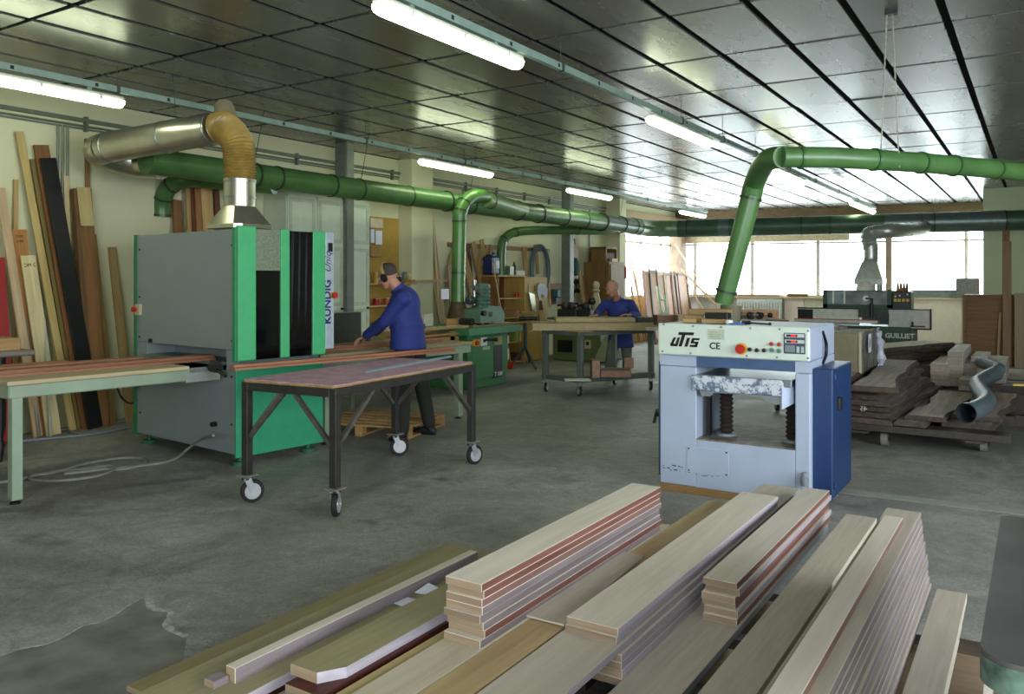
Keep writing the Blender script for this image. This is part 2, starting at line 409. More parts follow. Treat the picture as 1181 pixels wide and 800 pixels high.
rail(-3.3, 1.2, 21.3, 3.3, 'long pale green rail carrying fluorescent lights down the middle of the ceiling', [3.6, 5.9, 8.6, 10, 11.4, 13.2, 15, 17, 19])
def lamp(x, y0, y1, lab, z=3.18):
    t = thing('fluorescent_light', lab, 'light', (x, (y0 + y1) / 2, z), group='fluorescent batten lights under the rails')
    y0 -= (y0 + y1) / 2 * 0; mb = MB().box(x - .06, x + .06, y0 + .02, y1 - .02, z + .01, z + .055, .01)
    wpart('housing', mb, housem, t)
    d = MB(); R = []
    for y, s in ((y0, .55), (y0 + .02, .9), (y0 + .06, 1), (y1 - .06, 1), (y1 - .02, .9), (y1, .55)):
        R.append([V((x + s * .068 * math.cos(a), y, z + .015 + s * .065 * math.sin(a))) for a in [PI + PI * k / 8 for k in range(9)]])
    d.rings(R); wpart('diffuser', d, diffm, t)
    for y in (y0 + .25, (y0+y1)/2, y1 - .25):
        wpart('clip', MB().box(x - .074, x + .074, y - .012, y + .012, z - .006, z + .03), mat('clip_clear', '#cfd6c8', .3), t)
    for y in (y0 + .3, y1 - .34): wpart('bracket', MB().box(x - .01, x + .01, y, y + .04, z + .05, 3.272), rail_m, t)
def ly(px, py, z=3.15): return onz(px, py, z).y
lamp(-7.1, ly(165, 119) - 1.55, ly(165, 119), 'long lit fluorescent light at upper left, nearest on the wall-side rail')
lamp(-7.1, ly(491, 188), ly(567, 204), 'lit fluorescent light above the green main duct, second along the wall-side rail')
lamp(-7.1, ly(655, 221), ly(706, 230), 'lit fluorescent light beside the second steel column, third along the wall-side rail')
lamp(-7.1, 18.5, 20.1, 'lit fluorescent light near the left window corner, farthest on the wall-side rail')
lamp(-3.3, ly(452, 8), ly(618, 76), 'large lit fluorescent light at top centre, nearest on the middle rail')
lamp(-3.3, ly(758, 140), ly(828, 168), 'lit fluorescent light left of the arching green duct elbow, second on the middle rail')
lamp(-3.3, ly(884, 195), ly(925, 213), 'lit fluorescent light partly behind the arching green duct, third on the middle rail')
lamp(-3.3, ly(984, 236), ly(1008, 246), 'small lit fluorescent light against the far beam, farthest on the middle rail')
# ================= extraction ducts =================
def ring_at(a, b, t, r, w=.02):
    a = V(a); b = V(b); d = (b - a).normalized(); p = a.lerp(b, t); return MB().cyl(p - d*w, p + d*w, r, seg=20)
# main duct along the left wall and across the far end
t = thing('main_extraction_duct', 'big green round extraction duct running along the left wall and across the far end', 'duct', (-7.5, 5.2, 2.75))
zd = 2.75
seq = [((-7.5, 4.95, zd), .135), ((-7.5, 9.6, zd), .14), ((-7.5, 11.2, zd), .15), ((-7.5, 15.2, zd), .165), ((-7.5, 16.9, zd), .18)]
wpart('pipe', MB().tube([s[0] for s in seq], [s[1] for s in seq], 20), grn, t)
wpart('bend', MB().tube(smooth_path([(-7.5, 16.85, zd), (-7.5, 17.35, zd), (-7.3, 17.75, zd), (-6.9, 17.95, zd)], 4), .19, 20), mat('bend_dull_green', '#76906f', .35, .2), t)
E0, E1 = V((-6.95, 17.93, zd)), V((4.0, 20.0 - .25, zd))
E1 = V((3.9, 17.93 + (3.9 + 6.95) * .185, zd))
# keep the run in front of the partition
E1 = V((3.9, 19.6, zd)); Emid = V((-.25, 19.15, zd))
wpart('cross_pipe', MB().tube([E0, Emid, E1], .2, 20), mat('cross_duct_green', '#46634a', .4, .1, vary=.2, scale=3), t)
for a, b_ in ((791, 806), (1015, 1060), (1062, 1161)):
    pa, pb = [E0.lerp(Emid, ((onz(q, 256, zd).x) - E0.x) / (Emid.x - E0.x)) for q in (a, b_)]
    wpart('grey_sleeve', MB().cyl(pa, pb, .205, seg=20), mat('sleeve_grey', '#70807c', .35, .4), t, label='dull grey sleeve')
for y in (6.3, 6.62, 7.5, 8.0, 9.0, 9.9, 10.5, 11.9, 12.6, 13.5, 14.3, 15.1, 16.0, 16.6):
    r = .146 if y < 9.7 else .158 if y < 11.5 else .172 if y < 15 else .188
    wpart('clamp', ring_at((-7.5, y, zd), (-7.5, y + 1, zd), 0, r, .012), clampm, t)
for px in (745, 835, 907, 945, 1076, 1160):
    x = onz(px, 256, zd).x; f = (x - E0.x) / (Emid.x - E0.x)
    wpart('clamp', ring_at(E0, Emid, f, .212, .012), clampm, t)
for y in (6.3, 8.05, 10.5, 13.5, 16.0):
    wpart('hanging_wire', MB().cyl((-7.5, y, zd + .14), (-7.45, y + .1, ZC), .004, seg=4), clampm, t)
for px in (839, 915, 1078):
    x = onz(px, 256, zd).x; p = E0.lerp(Emid, (x - E0.x) / (Emid.x - E0.x))
    wpart('hanging_wire', MB().cyl(p + V((0,0,.2)), p + V((0, 0, ZC - zd)), .005, seg=4), clampm, t)
# silver duct with hose and hood over the sander
t = thing('silver_extraction_duct', 'silver metal duct with ribbed tan hose and square hood over the green sanding machine', 'duct', (-6.0, 4.95, 2.05))
a = V((-6.42, 4.93, 2.96)); b_ = V((-7.82, 4.72, 2.87))
wpart('pipe', MB().cyl(a, b_, .15, seg=24), galv, t)
wpart('elbow', MB().tube(smooth_path([b_, b_ + V((-.13, .02, -.01)), (-7.98, 4.85, 2.83), (-7.9, 5.1, 2.78), (-7.6, 5.2, 2.75)], 4), .152, 20), galv, t)
for f in (.02, .42, .95): wpart('clamp', ring_at(a, b_, f, .158, .012), steel, t)
pts = smooth_path([(-6.38, 4.93, 2.96), (-6.27, 4.94, 2.95), (-6.12, 4.95, 2.8), (-6.09, 4.95, 2.62), (-6.09, 4.95, 2.46)], 14)
def even(P, n):
    L = [0]
    for a_, c_ in zip(P, P[1:]): L.append(L[-1] + (c_ - a_).length)
    out = []; j = 0
    for k in range(n + 1):
        s_ = L[-1] * k / n
        while j < len(L) - 2 and L[j+1] < s_: j += 1
        out.append(P[j].lerp(P[j+1], (s_ - L[j]) / max(1e-9, L[j+1] - L[j])))
    return out
pts = even(pts, 56)
rr = [.135 + .011 * (1 if k % 2 else -1) for k in range(len(pts))]
wpart('ribbed_hose', MB().tube(pts, rr, 20), mat('tan_hose', '#a08748', .35, vary=.2), t, label='ribbed tan hose')
wpart('stub_hose', MB().tube([(-6.36, 5.0, 2.98), (-6.42, 5.06, 3.1), (-6.5, 5.1, 3.2)], [.09, .1, .09], 14), mat('dusty_hose', '#8b8266', .7), t)
wpart('lower_pipe', MB().cyl((-6.09, 4.95, 2.18), (-6.09, 4.95, 2.47), .14, seg=24), galv, t)
for z in (2.3, 2.45): wpart('clamp', MB().cyl((-6.09, 4.95, z - .012), (-6.09, 4.95, z + .012), .147, seg=24), steel, t)
h = MB()
cx, cy = -6.09, 4.95; hs = .235
sq = [V((cx + hs*x, cy + hs*.9*y, 2.055)) for x, y in ((-1,-1),(1,-1),(1,1),(-1,1))]
o8 = []
for q in range(16):
    a_ = 2*PI*(q+.5)/16 - PI*.75 - PI/16*0; o8.append(V((cx + .142*math.cos(a_), cy + .142*math.sin(a_), 2.22)))
lo = []
for q in range(16):
    e = q // 4; f = (q % 4 + .5) / 4; lo.append(sq[e].lerp(sq[(e+1) % 4], f))
h.rings([[p - V((0,0,.035)) for p in lo], lo, o8], cap=False); wpart('hood', h, galv, t, smooth=.3)
# chain holding it
wpart('hanging_wire', MB().cyl((-6.9, 4.87, 3.06), (-6.95, 4.87, ZC), .004, seg=4), clampm, t)
# green branch with open end
def branch(name, lab, pts, r, m, clamps=(), extra=None, n=6):
    p = smooth_path(pts, n); t = thing(name, lab, 'duct', pts[-1])
    wpart('pipe', MB().tube(p, r, 16), m, t)
    for c in clamps:
        i = min(int(c * (len(p) - 1)), len(p) - 2); wpart('clamp', ring_at(p[i], p[i+1], 0, r + .008, .01), clampm, t)
    return t
q = lambda px, py, y: tuple(ony(px, py, y))
tb = branch('branch_duct', 'curved green branch duct with open lower end behind the sanding machine', [(-7.5, 6.6, 2.66), q(240, 208, 6.3), q(212, 207, 6.0), q(194, 217, 5.95), q(187, 235, 5.95), q(186, 250, 5.95)], .1, grn, (.55, .75, .97))
branch('branch_duct', 'pale green downpipe behind the ear-protected workman, running down to the spindle moulder', [(-7.5, 10.9, 2.8), (-7.32, 10.65, 2.88), (-7.28, 10.2, 2.82), (-7.3, 9.98, 2.6), (-7.32, 9.98, 2.3), (-7.34, 9.98, 1.5), (-7.34, 9.98, 1.22)], .105, mat('downpipe_green', '#4c773b', .3, vary=.25, scale=3), (.42, .52, .62, .8), n=8)
branch('branch_duct', 'wide-angle green Y connector joining the pale downpipe to the main duct', [(-7.34, 10.7, 2.84), (-7.4, 11.3, 2.8), (-7.46, 12.0, 2.76)], .13, grnp, (.2,))
branch('branch_duct', 'small green branch duct rising over the tool cabinet and running to the main duct', [(-7.5, 16.2, 2.72), (-7.62, 15.4, 2.6), (-7.9, 14.4, 2.56), (-8.28, 13.3, 2.5), (-8.4, 12.9, 2.36), (-8.42, 12.8, 2.1), (-8.42, 12.8, 1.66)], .085, grn, (.3, .55, .7), n=8)
# arching duct from the planer
zz = 2.42
base = ony(834, 350, 6.35)
top = ony(872, 205, 6.35)
P = [base, base.lerp(top, .5), base.lerp(top, .86), ony(877, 190, 6.35) + V((0, 0, .0)), onz(893, 181, zz), onz(925, 181, zz)]
t = thing('arching_extraction_duct', 'green pipe rising from the planer top and bending right under the ceiling', 'duct', base)
pr = .073
elb = smooth_path([base.lerp(top, .84), base.lerp(top, .97), onz(884, 186, zz), onz(903, 181, zz)], 5)
wpart('riser', MB().tube([base, base.lerp(top, .12), base.lerp(top, .86)], [.068, .075, .078], 20), grn, t)
wpart('elbow', MB().tube(elb, .08, 20), grn, t)
run = [onz(px, py, zz) for px, py in ((902, 181), (960, 181.5), (1010, 184), (1060, 187.5), (1100, 191), (1148, 195), (1181, 198.5))]
d = (run[-1] - run[-2]).normalized(); run.append(run[-1] + d * 4.2)
wpart('overhead_pipe', MB().tube(run, .073, 20), grn, t)
for p, qn in ((base, top),): 
    for f in (.1, .84): wpart('clamp', ring_at(p, qn, f, .086, .01), clampm, t)
for px, i in ((905, 0), (988, 1), (1060, 3), (1099, 4), (1147, 5)):
    a, b_ = run[i], run[i+1]; p = onz(px, 188, zz); f = max(0, min(1, (p - a).dot(b_ - a) / (b_ - a).length_squared))
    wpart('clamp', ring_at(a, b_, f, .082, .01), grn2, t)
p = onz(1026, 185, zz)
tc_ = thing('hanging_chain', 'thin steel chain hanging from the ceiling around the overhead green pipe', 'chain', (p.x, p.y, ZC))
for s in (-1, 1):
    mb = MB(); n = 46
    for k in range(n):
        f = k / n; zc = ZC - .01 - f * (ZC - zz + .06); o_ = V((p.x + s * (.02 + .05 * f) * .9, p.y, zc)); l = .013
        mb.cyl(o_ + V((0,0,l)), o_ - V((0,0,l)), .006 if k % 2 else .0035, seg=5)
    wpart('chain_strand', mb, mat('chain_steel', '#a9a79c', .4, .6), tc_)
wpart('ceiling_hook', MB().box(p.x - .03, p.x + .05, p.y - .03, p.y + .03, ZC - .03, ZC), black, tc_)
# far silver hood over the rear moulder
t = thing('rear_extraction_hood', 'pale metal hood on a ribbed pipe hanging in front of the far window', 'hood', tuple(ony(1004, 330, 17)))
A = lambda px, py: ony(px, py, 17.0)
wpart('ribbed_pipe', MB().tube(smooth_path([A(1004, 303), A(1004, 285), A(1001, 272), A(1008, 268), A(1030, 266), ony(1058, 264, 18.2), ony(1066, 262, 18.7)], 8), [.13 + (.012 if k % 2 else 0) for k in range(49)], 14), mat('hood_metal', '#c2c8c4', .35, .6), t)
mb = MB(); c = A(1004, 322); w = (A(1020, 322).x - A(988, 322).x) / 2
mb.rings([[c + V((x*w, y*w, -.1)) for x, y in ((-1,-1),(1,-1),(1,1),(-1,1))], [c + V((x*w, y*w, 0)) for x, y in ((-1,-1),(1,-1),(1,1),(-1,1))], [c + V((x*.13, y*.13, .34)) for x, y in ((-1,-1),(1,-1),(1,1),(-1,1))]], cap=False)
wpart('hood', mb, mat('hood_metal', '#c2c8c4'), t, smooth=.2)
for s in (-.85, -.3, .3, .85): wpart('outlet', MB().cyl(c + V((s*w*.85, -w*.5, -.1)), c + V((s*w*.85, -w*.5, -.3)), .05, seg=10), mat('hood_metal', '#c2c8c4'), t)
# ================= green sanding machine =================
RZ = math.radians(-6); M0 = V((-5.6, 4.52, 0))
MU = V((math.cos(RZ), math.sin(RZ), 0)); MW = V((-math.sin(RZ), math.cos(RZ), 0))
t = thing('sanding_machine', 'large grey and green wide-belt sanding machine standing at left under the silver hood', 'machine', M0, RZ)
mgrey = mat('machine_grey', '#7f8a8b', .5, vary=.04, scale=3); mgreen = mat('machine_green', '#45a76d', .45, vary=.05); mgreen2 = mat('machine_green_low', '#2b9068', .5, vary=.06)
mdarkg = mat('machine_green_edge', '#1f6b40', .5); dark = mat('machine_dark', '#15191a', .6)
mb = MB()
mb.m(0).box(-1.69, -.02, .015, .86, .97, 1.985, .006)                       # upper casing
mb.m(0).box(-1.69, -.02, .015, .86, .1, .80, .006)
mb.m(0).box(-1.69, -1.5, .015, .86, .80, .97).box(-.17, -.02, .015, .86, .8, .97)
mb.m(0).box(-1.5, -.17, .3, .6, .80, .97)
wpn = obj('casing', mb, [mgrey, mgreen], t)
obj('edge_strip', MB().box(-1.72, -1.68, .0, .88, .08, 1.99), mdarkg, t, label='dark green corner strip')
# end panel facing right (local +x): green posts and black windows
X0 = -.02; yw = .88
obj('corner_strip', MB().box(-.06, -.012, -.004, .03, .88, 2.0, .004), mat('corner_green', '#1c8a55', .5), t)
for y0_, y1_, z0, z1 in ((.0, .17, .885, 2.01), (.42, .51, .885, 2.0), (.76, .90, .885, 2.0)):
    obj('upright', MB().box(X0, X0 + .05, y0_, y1_, z0, z1, .006), mgreen, t, label='bright green upright')
blk = mat('black_window', '#07080a', .08, spec=.7, vary=0)
obj('window_pane', MB().box(X0 + .002, X0 + .03, .17, .42, .885, 1.64), blk, t)
obj('grille', MB().box(X0 + .002, X0 + .03, .17, .42, 1.64, 1.99), mat('mesh_grille', '#8f9a86', .35, .6, vary=.3, scale=80), t)
obj('window_pane', MB().box(X0 + .002, X0 + .03, .51, .76, .885, 1.99), blk, t)
for k in range(3):
    y = .535 + k * .075
    obj('hanging_strip', MB().hexa([V(p) for p in ((X0+.032, y, 1.0), (X0+.036, y, 1.0), (X0+.036, y+.06, 1.0), (X0+.032, y+.06, 1.0), (X0+.032, y + .02, 1.985), (X0+.05, y+.02, 1.985), (X0+.05, y+.07, 1.985), (X0+.032, y+.07, 1.985))]), mat('black_film', '#101012', .15), t)
obj('skirt', MB().box(X0 - .01, X0 + .015, .0, .9, .08, .84, .004), mgreen2, t, label='lower green panel')
obj('gap_band', MB().box(X0 - .03, X0, .02, .88, .8, .9), dark, t)
cp = mat('control_panel_silver', '#a9b3bd', .4, .2)
p = obj('control_panel', MB().box(X0 - .05, X0 + .045, .905, 1.0, .93, 2.0, .004), cp, t, label='silver control panel on the far edge')
text('lettering', 'KÜNDIG', .105, frame((X0 + .047, .925, 1.36), (0, 0, 1), (0, -1, 0)), mat('blue_ink', '#1c2c5e', .5), p, offset=.003)
text('lettering', 'Uniq', .10, frame((X0 + .047, .93, 1.72), (0, 0, 1), (0, -1, 0)), mat('dark_ink', '#3a4456', .5), p, shear=.35)
obj('display', MB().box(X0 + .045, X0 + .05, .93, .98, 1.82, 1.9), black, p)
e = MB().cyl((X0 + .045, .97, 1.42), (X0 + .08, .97, 1.42), .018).m(1).cyl((X0 + .08, .97, 1.42), (X0 + .105, .97, 1.42), .028)
obj('stop_button', e, [yellow, red], p, label='red stop button on yellow collar')
s = obj('switch_box', MB().box(-1.68, -1.59, -.012, .02, 1.225, 1.33, .004), mat('switch_cream', '#b8ae8a', .5), t)
obj('stop_button', MB().cyl((-1.66, -.012, 1.28), (-1.66, -.045, 1.28), .024), red, s, label='red stop button')
for x in (-1.62, -.1):
    for y in (.1, .8): obj('foot', MB().cyl((x, y, 0), (x, y, .03), .075, .06).cyl((x, y, .03), (x, y, .11), .02), mat('foot_green', '#1d5a3f', .6), t)
for (x, z) in ((-1.63, 1.85), (-1.63, 1.4), (-1.63, 1.02), (-.08, 1.85), (-.08, 1.05), (-1.62, .3), (-.09, .35), (-.09, .75)):
    obj('bolt', MB().cyl((x, .015, z), (x, .006, z), .009, seg=8), dark, t)
obj('vent_plate', MB().box(-1.46, -1.4, .008, .015, .975, 1.01), dark, t)
obj('cable_gland', MB().cyl((-.33, .015, .33), (-.33, -.03, .33), .022), black, t)
# in-feed bed at the slot
bed = MB().box(-1.5, -.2, -.02, .3, .84, .865).box(-1.42, -.2, -.3, 0, .80, .84)
obj('feed_bed', bed, mat('bed_steel', '#7e8880', .4, .5), t)
br = obj('bracket', MB().box(-.62, -.2, -.33, -.02, .72, .84, .006), mat('bracket_grey', '#9aa39c', .45, .3), t)
for k in range(3): obj('bolt', MB().cyl((-.5 + .12*k, -.33, .77), (-.5 + .12*k, -.345, .77), .012, seg=8), steel, br)
obj('lever', MB().cyl((-.19, -.1, .84), (-.12, -.1, .84), .05, seg=14).cyl((-.16, -.1, .82), (.03, -.12, .775), .014, seg=8), black, t)
MBASE = t
def mloc(x, y, z=0): return M0 + MU * x + MW * y + V((0, 0, z))
# ================= tables on both sides of it =================
palegreen = mat('table_green_grey', '#8b9c86', .55, vary=.08, scale=5)
def bench(lab, x0, x1, y0, y1, legs, z=.86):
    c = mloc(x0, y0); t = thing('feed_table', lab, 'table', c, RZ); L = x1 - x0; W = y1 - y0
    obj('tabletop', MB().box(-.04, L + .03, 0, W, z - .03, z, .004), wood('table_ply', '#9a8a68', '#ab9c7c'), t)
    obj('frame_rail', MB().box(L - .05, L, 0.02, W, z - .125, z - .03, .008), palegreen, t)
    obj('frame_rail', MB().box(0, .05, 0.02, W, z - .125, z - .03, .008), palegreen, t)
    obj('cross_rail', MB().box(.05, L - .05, .02, .06, z - .125, z - .03), palegreen, t)
    obj('cross_rail', MB().box(.05, L - .05, W - .06, W - .02, z - .125, z - .03), palegreen, t)
    for lx, ly_ in legs:
        xx = L - .08 if lx else .0
        l = obj('leg', MB().box(xx, xx + .08, ly_, ly_ + .07, .03, z - .12, .004), palegreen, t)
        obj('foot', MB().lathe([(.035, 0), (.035, .012), (.012, .02), (.012, .04)], (xx + .04, ly_ + .035, 0), 12), black, l)
    return t
bench('long grey-green in-feed table with plywood top at far left, running into the sander', -1.32, -.2, -1.66, -.32, [(1, .04), (0, .04)])
t = bench('pale green out-feed table beyond the sander where the ear-protected workman stands', -1.15, -.19, .92, 3.15, [(1, 2.02), (0, 2.02), (1, .15), (0, .15)])
pl = obj('side_plate', MB().box(.96, .975, .05, .42, .74, .85, .004), mat('bracket_grey', '#9aa39c'), t, label='steel side plate')
obj('bolt', MB().cyl((.975, .2, .8), (.985, .2, .8), .018, seg=10), steel, pl); obj('bolt', MB().cyl((.975, .32, .8), (.985, .32, .8), .012, seg=10), steel, pl)
# profile boards fed through
def mboard(name, lab, cat, x0, x1, y0, y1, z0, z1, m, prof=None, group=None):
    c = mloc((x0+x1)/2, y0); mb = MB(); w = (x1-x0)/2
    if prof: mb.rings([[V((w*a, y, z0 + (z1-z0)*b)) for a, b in prof] for y in (0, y1-y0)])
    else: mb.box(-w, w, 0, y1-y0, z0, z1, .004)
    o = tag(obj(name, mb.mesh(name, m, .4), None), lab, cat, group); o.location = c; o.rotation_euler[2] = RZ
    return o
moldw = wood('moulding_wood', '#80503a', '#9c6a4e', rough=.5)
PROF = [(-1, 0), (1, 0), (1, .35), (.7, .6), (.6, 1), (-1, 1)]
mboard('moulding', 'reddish brown moulding on the in-feed table, nearest its front edge, entering the sander', 'moulding', -.62, -.47, -1.62, .1, .861, .905, moldw, PROF)
mboard('moulding', 'reddish brown moulding lying further back on the in-feed table', 'moulding', -.86, -.74, -1.64, -.4, .861, .905, moldw, PROF)
mboard('moulding', 'shorter reddish brown moulding at the back of the in-feed table', 'moulding', -1.12, -1.0, -1.64, -.9, .861, .895, moldw, PROF)
mboard('moulding', 'reddish brown moulding under the hand of the ear-protected workman', 'moulding', -.52, -.40, .95, 2.9, .861, .905, moldw, PROF)
# dark screen and handle behind the out-feed table
c = mloc(-1.28, 1.3)
t = thing('monitor_screen', 'dark flat panel standing behind the out-feed table between sander and workman', 'panel', c, RZ)
obj('panel', MB().box(-.02, .02, 0, 1.15, .80, 1.19, .006), mat('dark_screen', '#474a45', .4, vary=.15), t)
obj('panel_edge', MB().box(-.025, .03, -.01, 1.16, 1.19, 1.2), mat('panel_trim', '#8d9488', .5), t)
for y in (.1, 1.0): obj('support', MB().box(-.02, .02, y, y + .04, 0, .8), palegreen, t)
c = mloc(-.85, 1.25, .86)
t = thing('hand_brush', 'thin stick with dark blue handle standing up on the out-feed table beside the sander', 'tool', c)
obj('rod', MB().cyl((0, 0, 0), (.05, .02, .27), .006, seg=6), steel, t); obj('handle', MB().cyl((.05, .02, .26), (.075, .025, .40), .02, .018, seg=10), mat('navy_plastic', '#1b2150', .4), t)
# ================= casters =================
def caster(parent, x, y, top, r=.07, dirz=0., tread=None, plate=.055):
    """swivel caster; child of its table"""
    mtop = mat('caster_plate', '#8e8a80', .5, .5)
    l = obj('caster', MB().box(x - plate, x + plate, y - plate, y + plate, top - .012, top, .002).cyl((x, y, top - .03), (x, y, top - .012), .03, seg=12), mtop, parent)
    c, s = math.cos(dirz), math.sin(dirz); off = V((-s, c, 0)) * .035; ax = V((c, s, 0))
    hub = V((x, y, r)) + off
    f = MB()
    for sg in (-1, 1):
        a = ax * (.026 * sg)
        f.bar(V((x, y, top - .03)) + a, hub + a, .045 if r > .05 else .03, .005, up=ax)
    f.bar(V((x, y, top - .028)) - ax * .03, V((x, y, top - .028)) + ax * .03, .05, .006)
    obj('fork', f, chrome, l)
    obj('tyre', MB().rings([[hub + ax * q + (V((0,0,1)) * math.sin(2*PI*k/20) + off.normalized() * math.cos(2*PI*k/20)) * rr for k in range(20)] for q, rr in ((-.018, r*.72), (-.018, r*.93), (-.01, r), (.01, r), (.018, r*.93), (.018, r*.72))]), rubber, l)
    w = MB()
    w.rings([[hub + ax * q + (V((0,0,1)) * math.sin(2*PI*k/16) + off.normalized() * math.cos(2*PI*k/16)) * rr for k in range(16)] for q, rr in ((-.021, r*.3), (-.021, r*.68), (-.012, r*.72), (.012, r*.72), (.021, r*.68), (.021, r*.3))])
    w.cyl(hub - ax * .032, hub + ax * .032, .012, seg=8)
    obj('wheel_hub', w, mat('hub_silver', '#c3c6c8', .35, .5), l)
# ================= near steel trolley with pink top =================
t = thing('workshop_trolley', 'dark steel trolley table with worn pink top on four casters in the left foreground', 'trolley table', (-4.27, 3.885, 0), math.radians(5))
# local frame: x across (.75), y deep
cA = V((-4.27, 3.885, 0)); rA = math.radians(5)
W2 = .39; LEN = 1.76; H = .86
L4 = [(-W2, 0), (W2, 0), (W2, LEN), (-W2, LEN)]
for (x, y) in L4:
    sx = -1 if x > 0 else 1; 
    l = obj('leg', MB().box(x - .028, x + .028, y - .028, y + .028, .165, H - .06, .003), blacks, t)
for x in (-W2, W2): obj('side_rail', MB().box(x - .028, x + .028, -.028, LEN + .028, H - .07, H - .012, .003), blacks, t)
for y in (0, LEN): obj('end_rail', MB().box(-W2 + .028, W2 - .028, y - .028, y + .028, H - .07, H - .012, .003), blacks, t)
brm = mat('brace_steel', '#5b5750', .5, .4, vary=.3)
for (x, y) in L4:
    sx = -1 if x > 0 else 1; sy = 1 if y == 0 else -1
    obj('brace', MB().bar((x, y + sy * .03, .47), (x, y + sy * .40, H - .07), .028, .028), brm, t)
    obj('brace', MB().bar((x + sx * .03, y, .47), (x + sx * .34, y, H - .07), .028, .028), brm, t)
for (x, y), dz in zip(L4, (-.55, .45, -.35, -.8)): caster(t, x, y, .2, .082, dz)
def pink_mat():
    m, nt, b = newmat('worn_pink_top'); N = nt.nodes; L = nt.links
    tc = N.new('ShaderNodeTexCoord'); n = N.new('ShaderNodeTexNoise'); n.inputs['Scale'].default_value = 9; n.inputs['Detail'].default_value = 8; n.inputs['Roughness'].default_value = .75
    L.new(tc.outputs['Object'], n.inputs['Vector']); r = N.new('ShaderNodeValToRGB'); e = r.color_ramp.elements
    e[0].position = .3; e[0].color = lin('#8d6b80'); e[1].position = .62; e[1].color = lin('#b894a6'); x = e.new(.75); x.color = lin('#c0a9a8')
    L.new(n.outputs['Fac'], r.inputs['Fac']); L.new(r.outputs[0], b.inputs['Base Color']); b.inputs['Roughness'].default_value = .75; return m
mb = MB(); rnd = random.Random(3)
ring = []
for k in range(15): ring.append((-W2 - .0 + 2 * W2 * k / 14, -.02 + rnd.uniform(-.012, .012)))
for k in range(1, 30): ring.append((W2 + .012 + rnd.uniform(-.012, .006), -.02 + (LEN + .04) * k / 30))
for k in range(15): ring.append((W2 - 2 * W2 * k / 14, LEN + .02 + rnd.uniform(-.01, .01)))
for k in range(1, 30): ring.append((-W2 - .01 + rnd.uniform(-.008, .01), LEN + .02 - (LEN + .04) * k / 30))
obj('tabletop', MB().prism([V((x * .985, y, H - .012)) for x, y in ring], (0, 0, .014)), wood('chipboard_edge', '#8b7240', '#a88c52'), t)
obj('covering', MB().prism([V((x, y, H + .002)) for x, y in ring], (0, 0, .007)), pink_mat(), t, label='worn pink covering')
H += .009
def tloc(x, y): return Matrix.Translation(cA) @ Matrix.Rotation(rA, 4, 'Z') @ V((x, y, 0))
# moulding and grey strip on it
def strip(name, lab, cat, a, b, w, h, m, prof):
    a = V(a); b = V(b); d = (b - a); l = d.length; rz = math.atan2(-d.x, d.y)
    mb = MB().rings([[V((w/2*p, y, h*q)) for p, q in prof] for y in (0, .004, l - .004, l)])
    o = tag(obj(name, mb, m, None, .4), lab, cat); o.location = a; o.rotation_euler = (0, 0, rz); return o
strip('moulding', 'long reddish brown moulding along the left side of the pink-topped trolley', 'moulding', onz(268, 427, H), onz(522, 405, H), .085, .04, moldw, [(-1, 0), (1, 0), (1, .4), (.5, .55), (.4, 1), (-.9, 1), (-1, .8)])
strip('edge_strip', 'grey-blue plastic strip lying on the pink-topped trolley', 'strip', onz(420, 430, H), onz(519, 412, H), .03, .018, mat('blue_grey_strip', '#6d7f88', .5), [(-1, 0), (1, 0), (1, .6), (.4, 1), (-.4, 1), (-1, .6)])
# ================= pallet under the man =================
t = thing('wooden_pallet', 'low pale wooden pallet on the floor behind the near trolley', 'pallet', (-6.35, 5.9, 0), math.radians(-14))
for k in range(6): obj('deck_board', MB().box(-.1, 1.0, k * .16, k * .16 + .1, .1, .12, .002), tan, t)
for x in (-.1, .41, .92):
    for y in (0, .4, .8): obj('block', MB().box(x, x + .08, y, y + .1, .02, .1), tan, t)
    obj('runner', MB().box(x, x + .08, 0, .9, 0, .02), tan, t)
t.location = onz(368, 500); t.rotation_euler = (0, 0, math.radians(14))
# ================= cables on the floor =================
def cable(lab, pix, r, m, z=None):
    pts = []
    for k, p in enumerate(pix):
        v_ = onz(p[0], p[1], (p[2] if len(p) > 2 else 0) + r); v_.x = max(v_.x, -8.5); pts.append(v_)
    P = smooth_path(pts, 6); o = solo('power_cable', lab, 'cable', MB().tube(P, r, 6), m, pts[0]); return o
cgrey = mat('cable_grey', '#7d7e70', .6)
cable('grey-beige cable coiled on the floor in front of the sander, rising to its lower panel', [(0, 556), (20, 553), (60, 544), (110, 540), (140, 541), (165, 535), (166, 529), (140, 528), (100, 534), (60, 545), (36, 548), (38, 553), (70, 554), (110, 549), (132, 541), (128, 537), (100, 540), (75, 546), (120, 541), (170, 536), (200, 530), (216, 518, .05), (232, 506, .17), (246, 502, .3)], .012, cgrey)
cable('grey hose looping on the floor behind the in-feed table', [(28, 498), (60, 492), (100, 489), (140, 486), (146, 477), (140, 462, .1), (128, 457, .1), (104, 466, .05), (90, 482), (80, 494), (95, 500), (130, 496), (150, 492), (110, 500), (60, 505), (10, 510)], .014, mat('hose_grey', '#7a8084', .5))
cable('black cable hanging in a loop under the in-feed table beside the sander', [(126, 440, .55), (134, 445, .5), (140, 458, .35), (150, 465, .3), (158, 460, .35), (160, 440, .6)], .01, black)
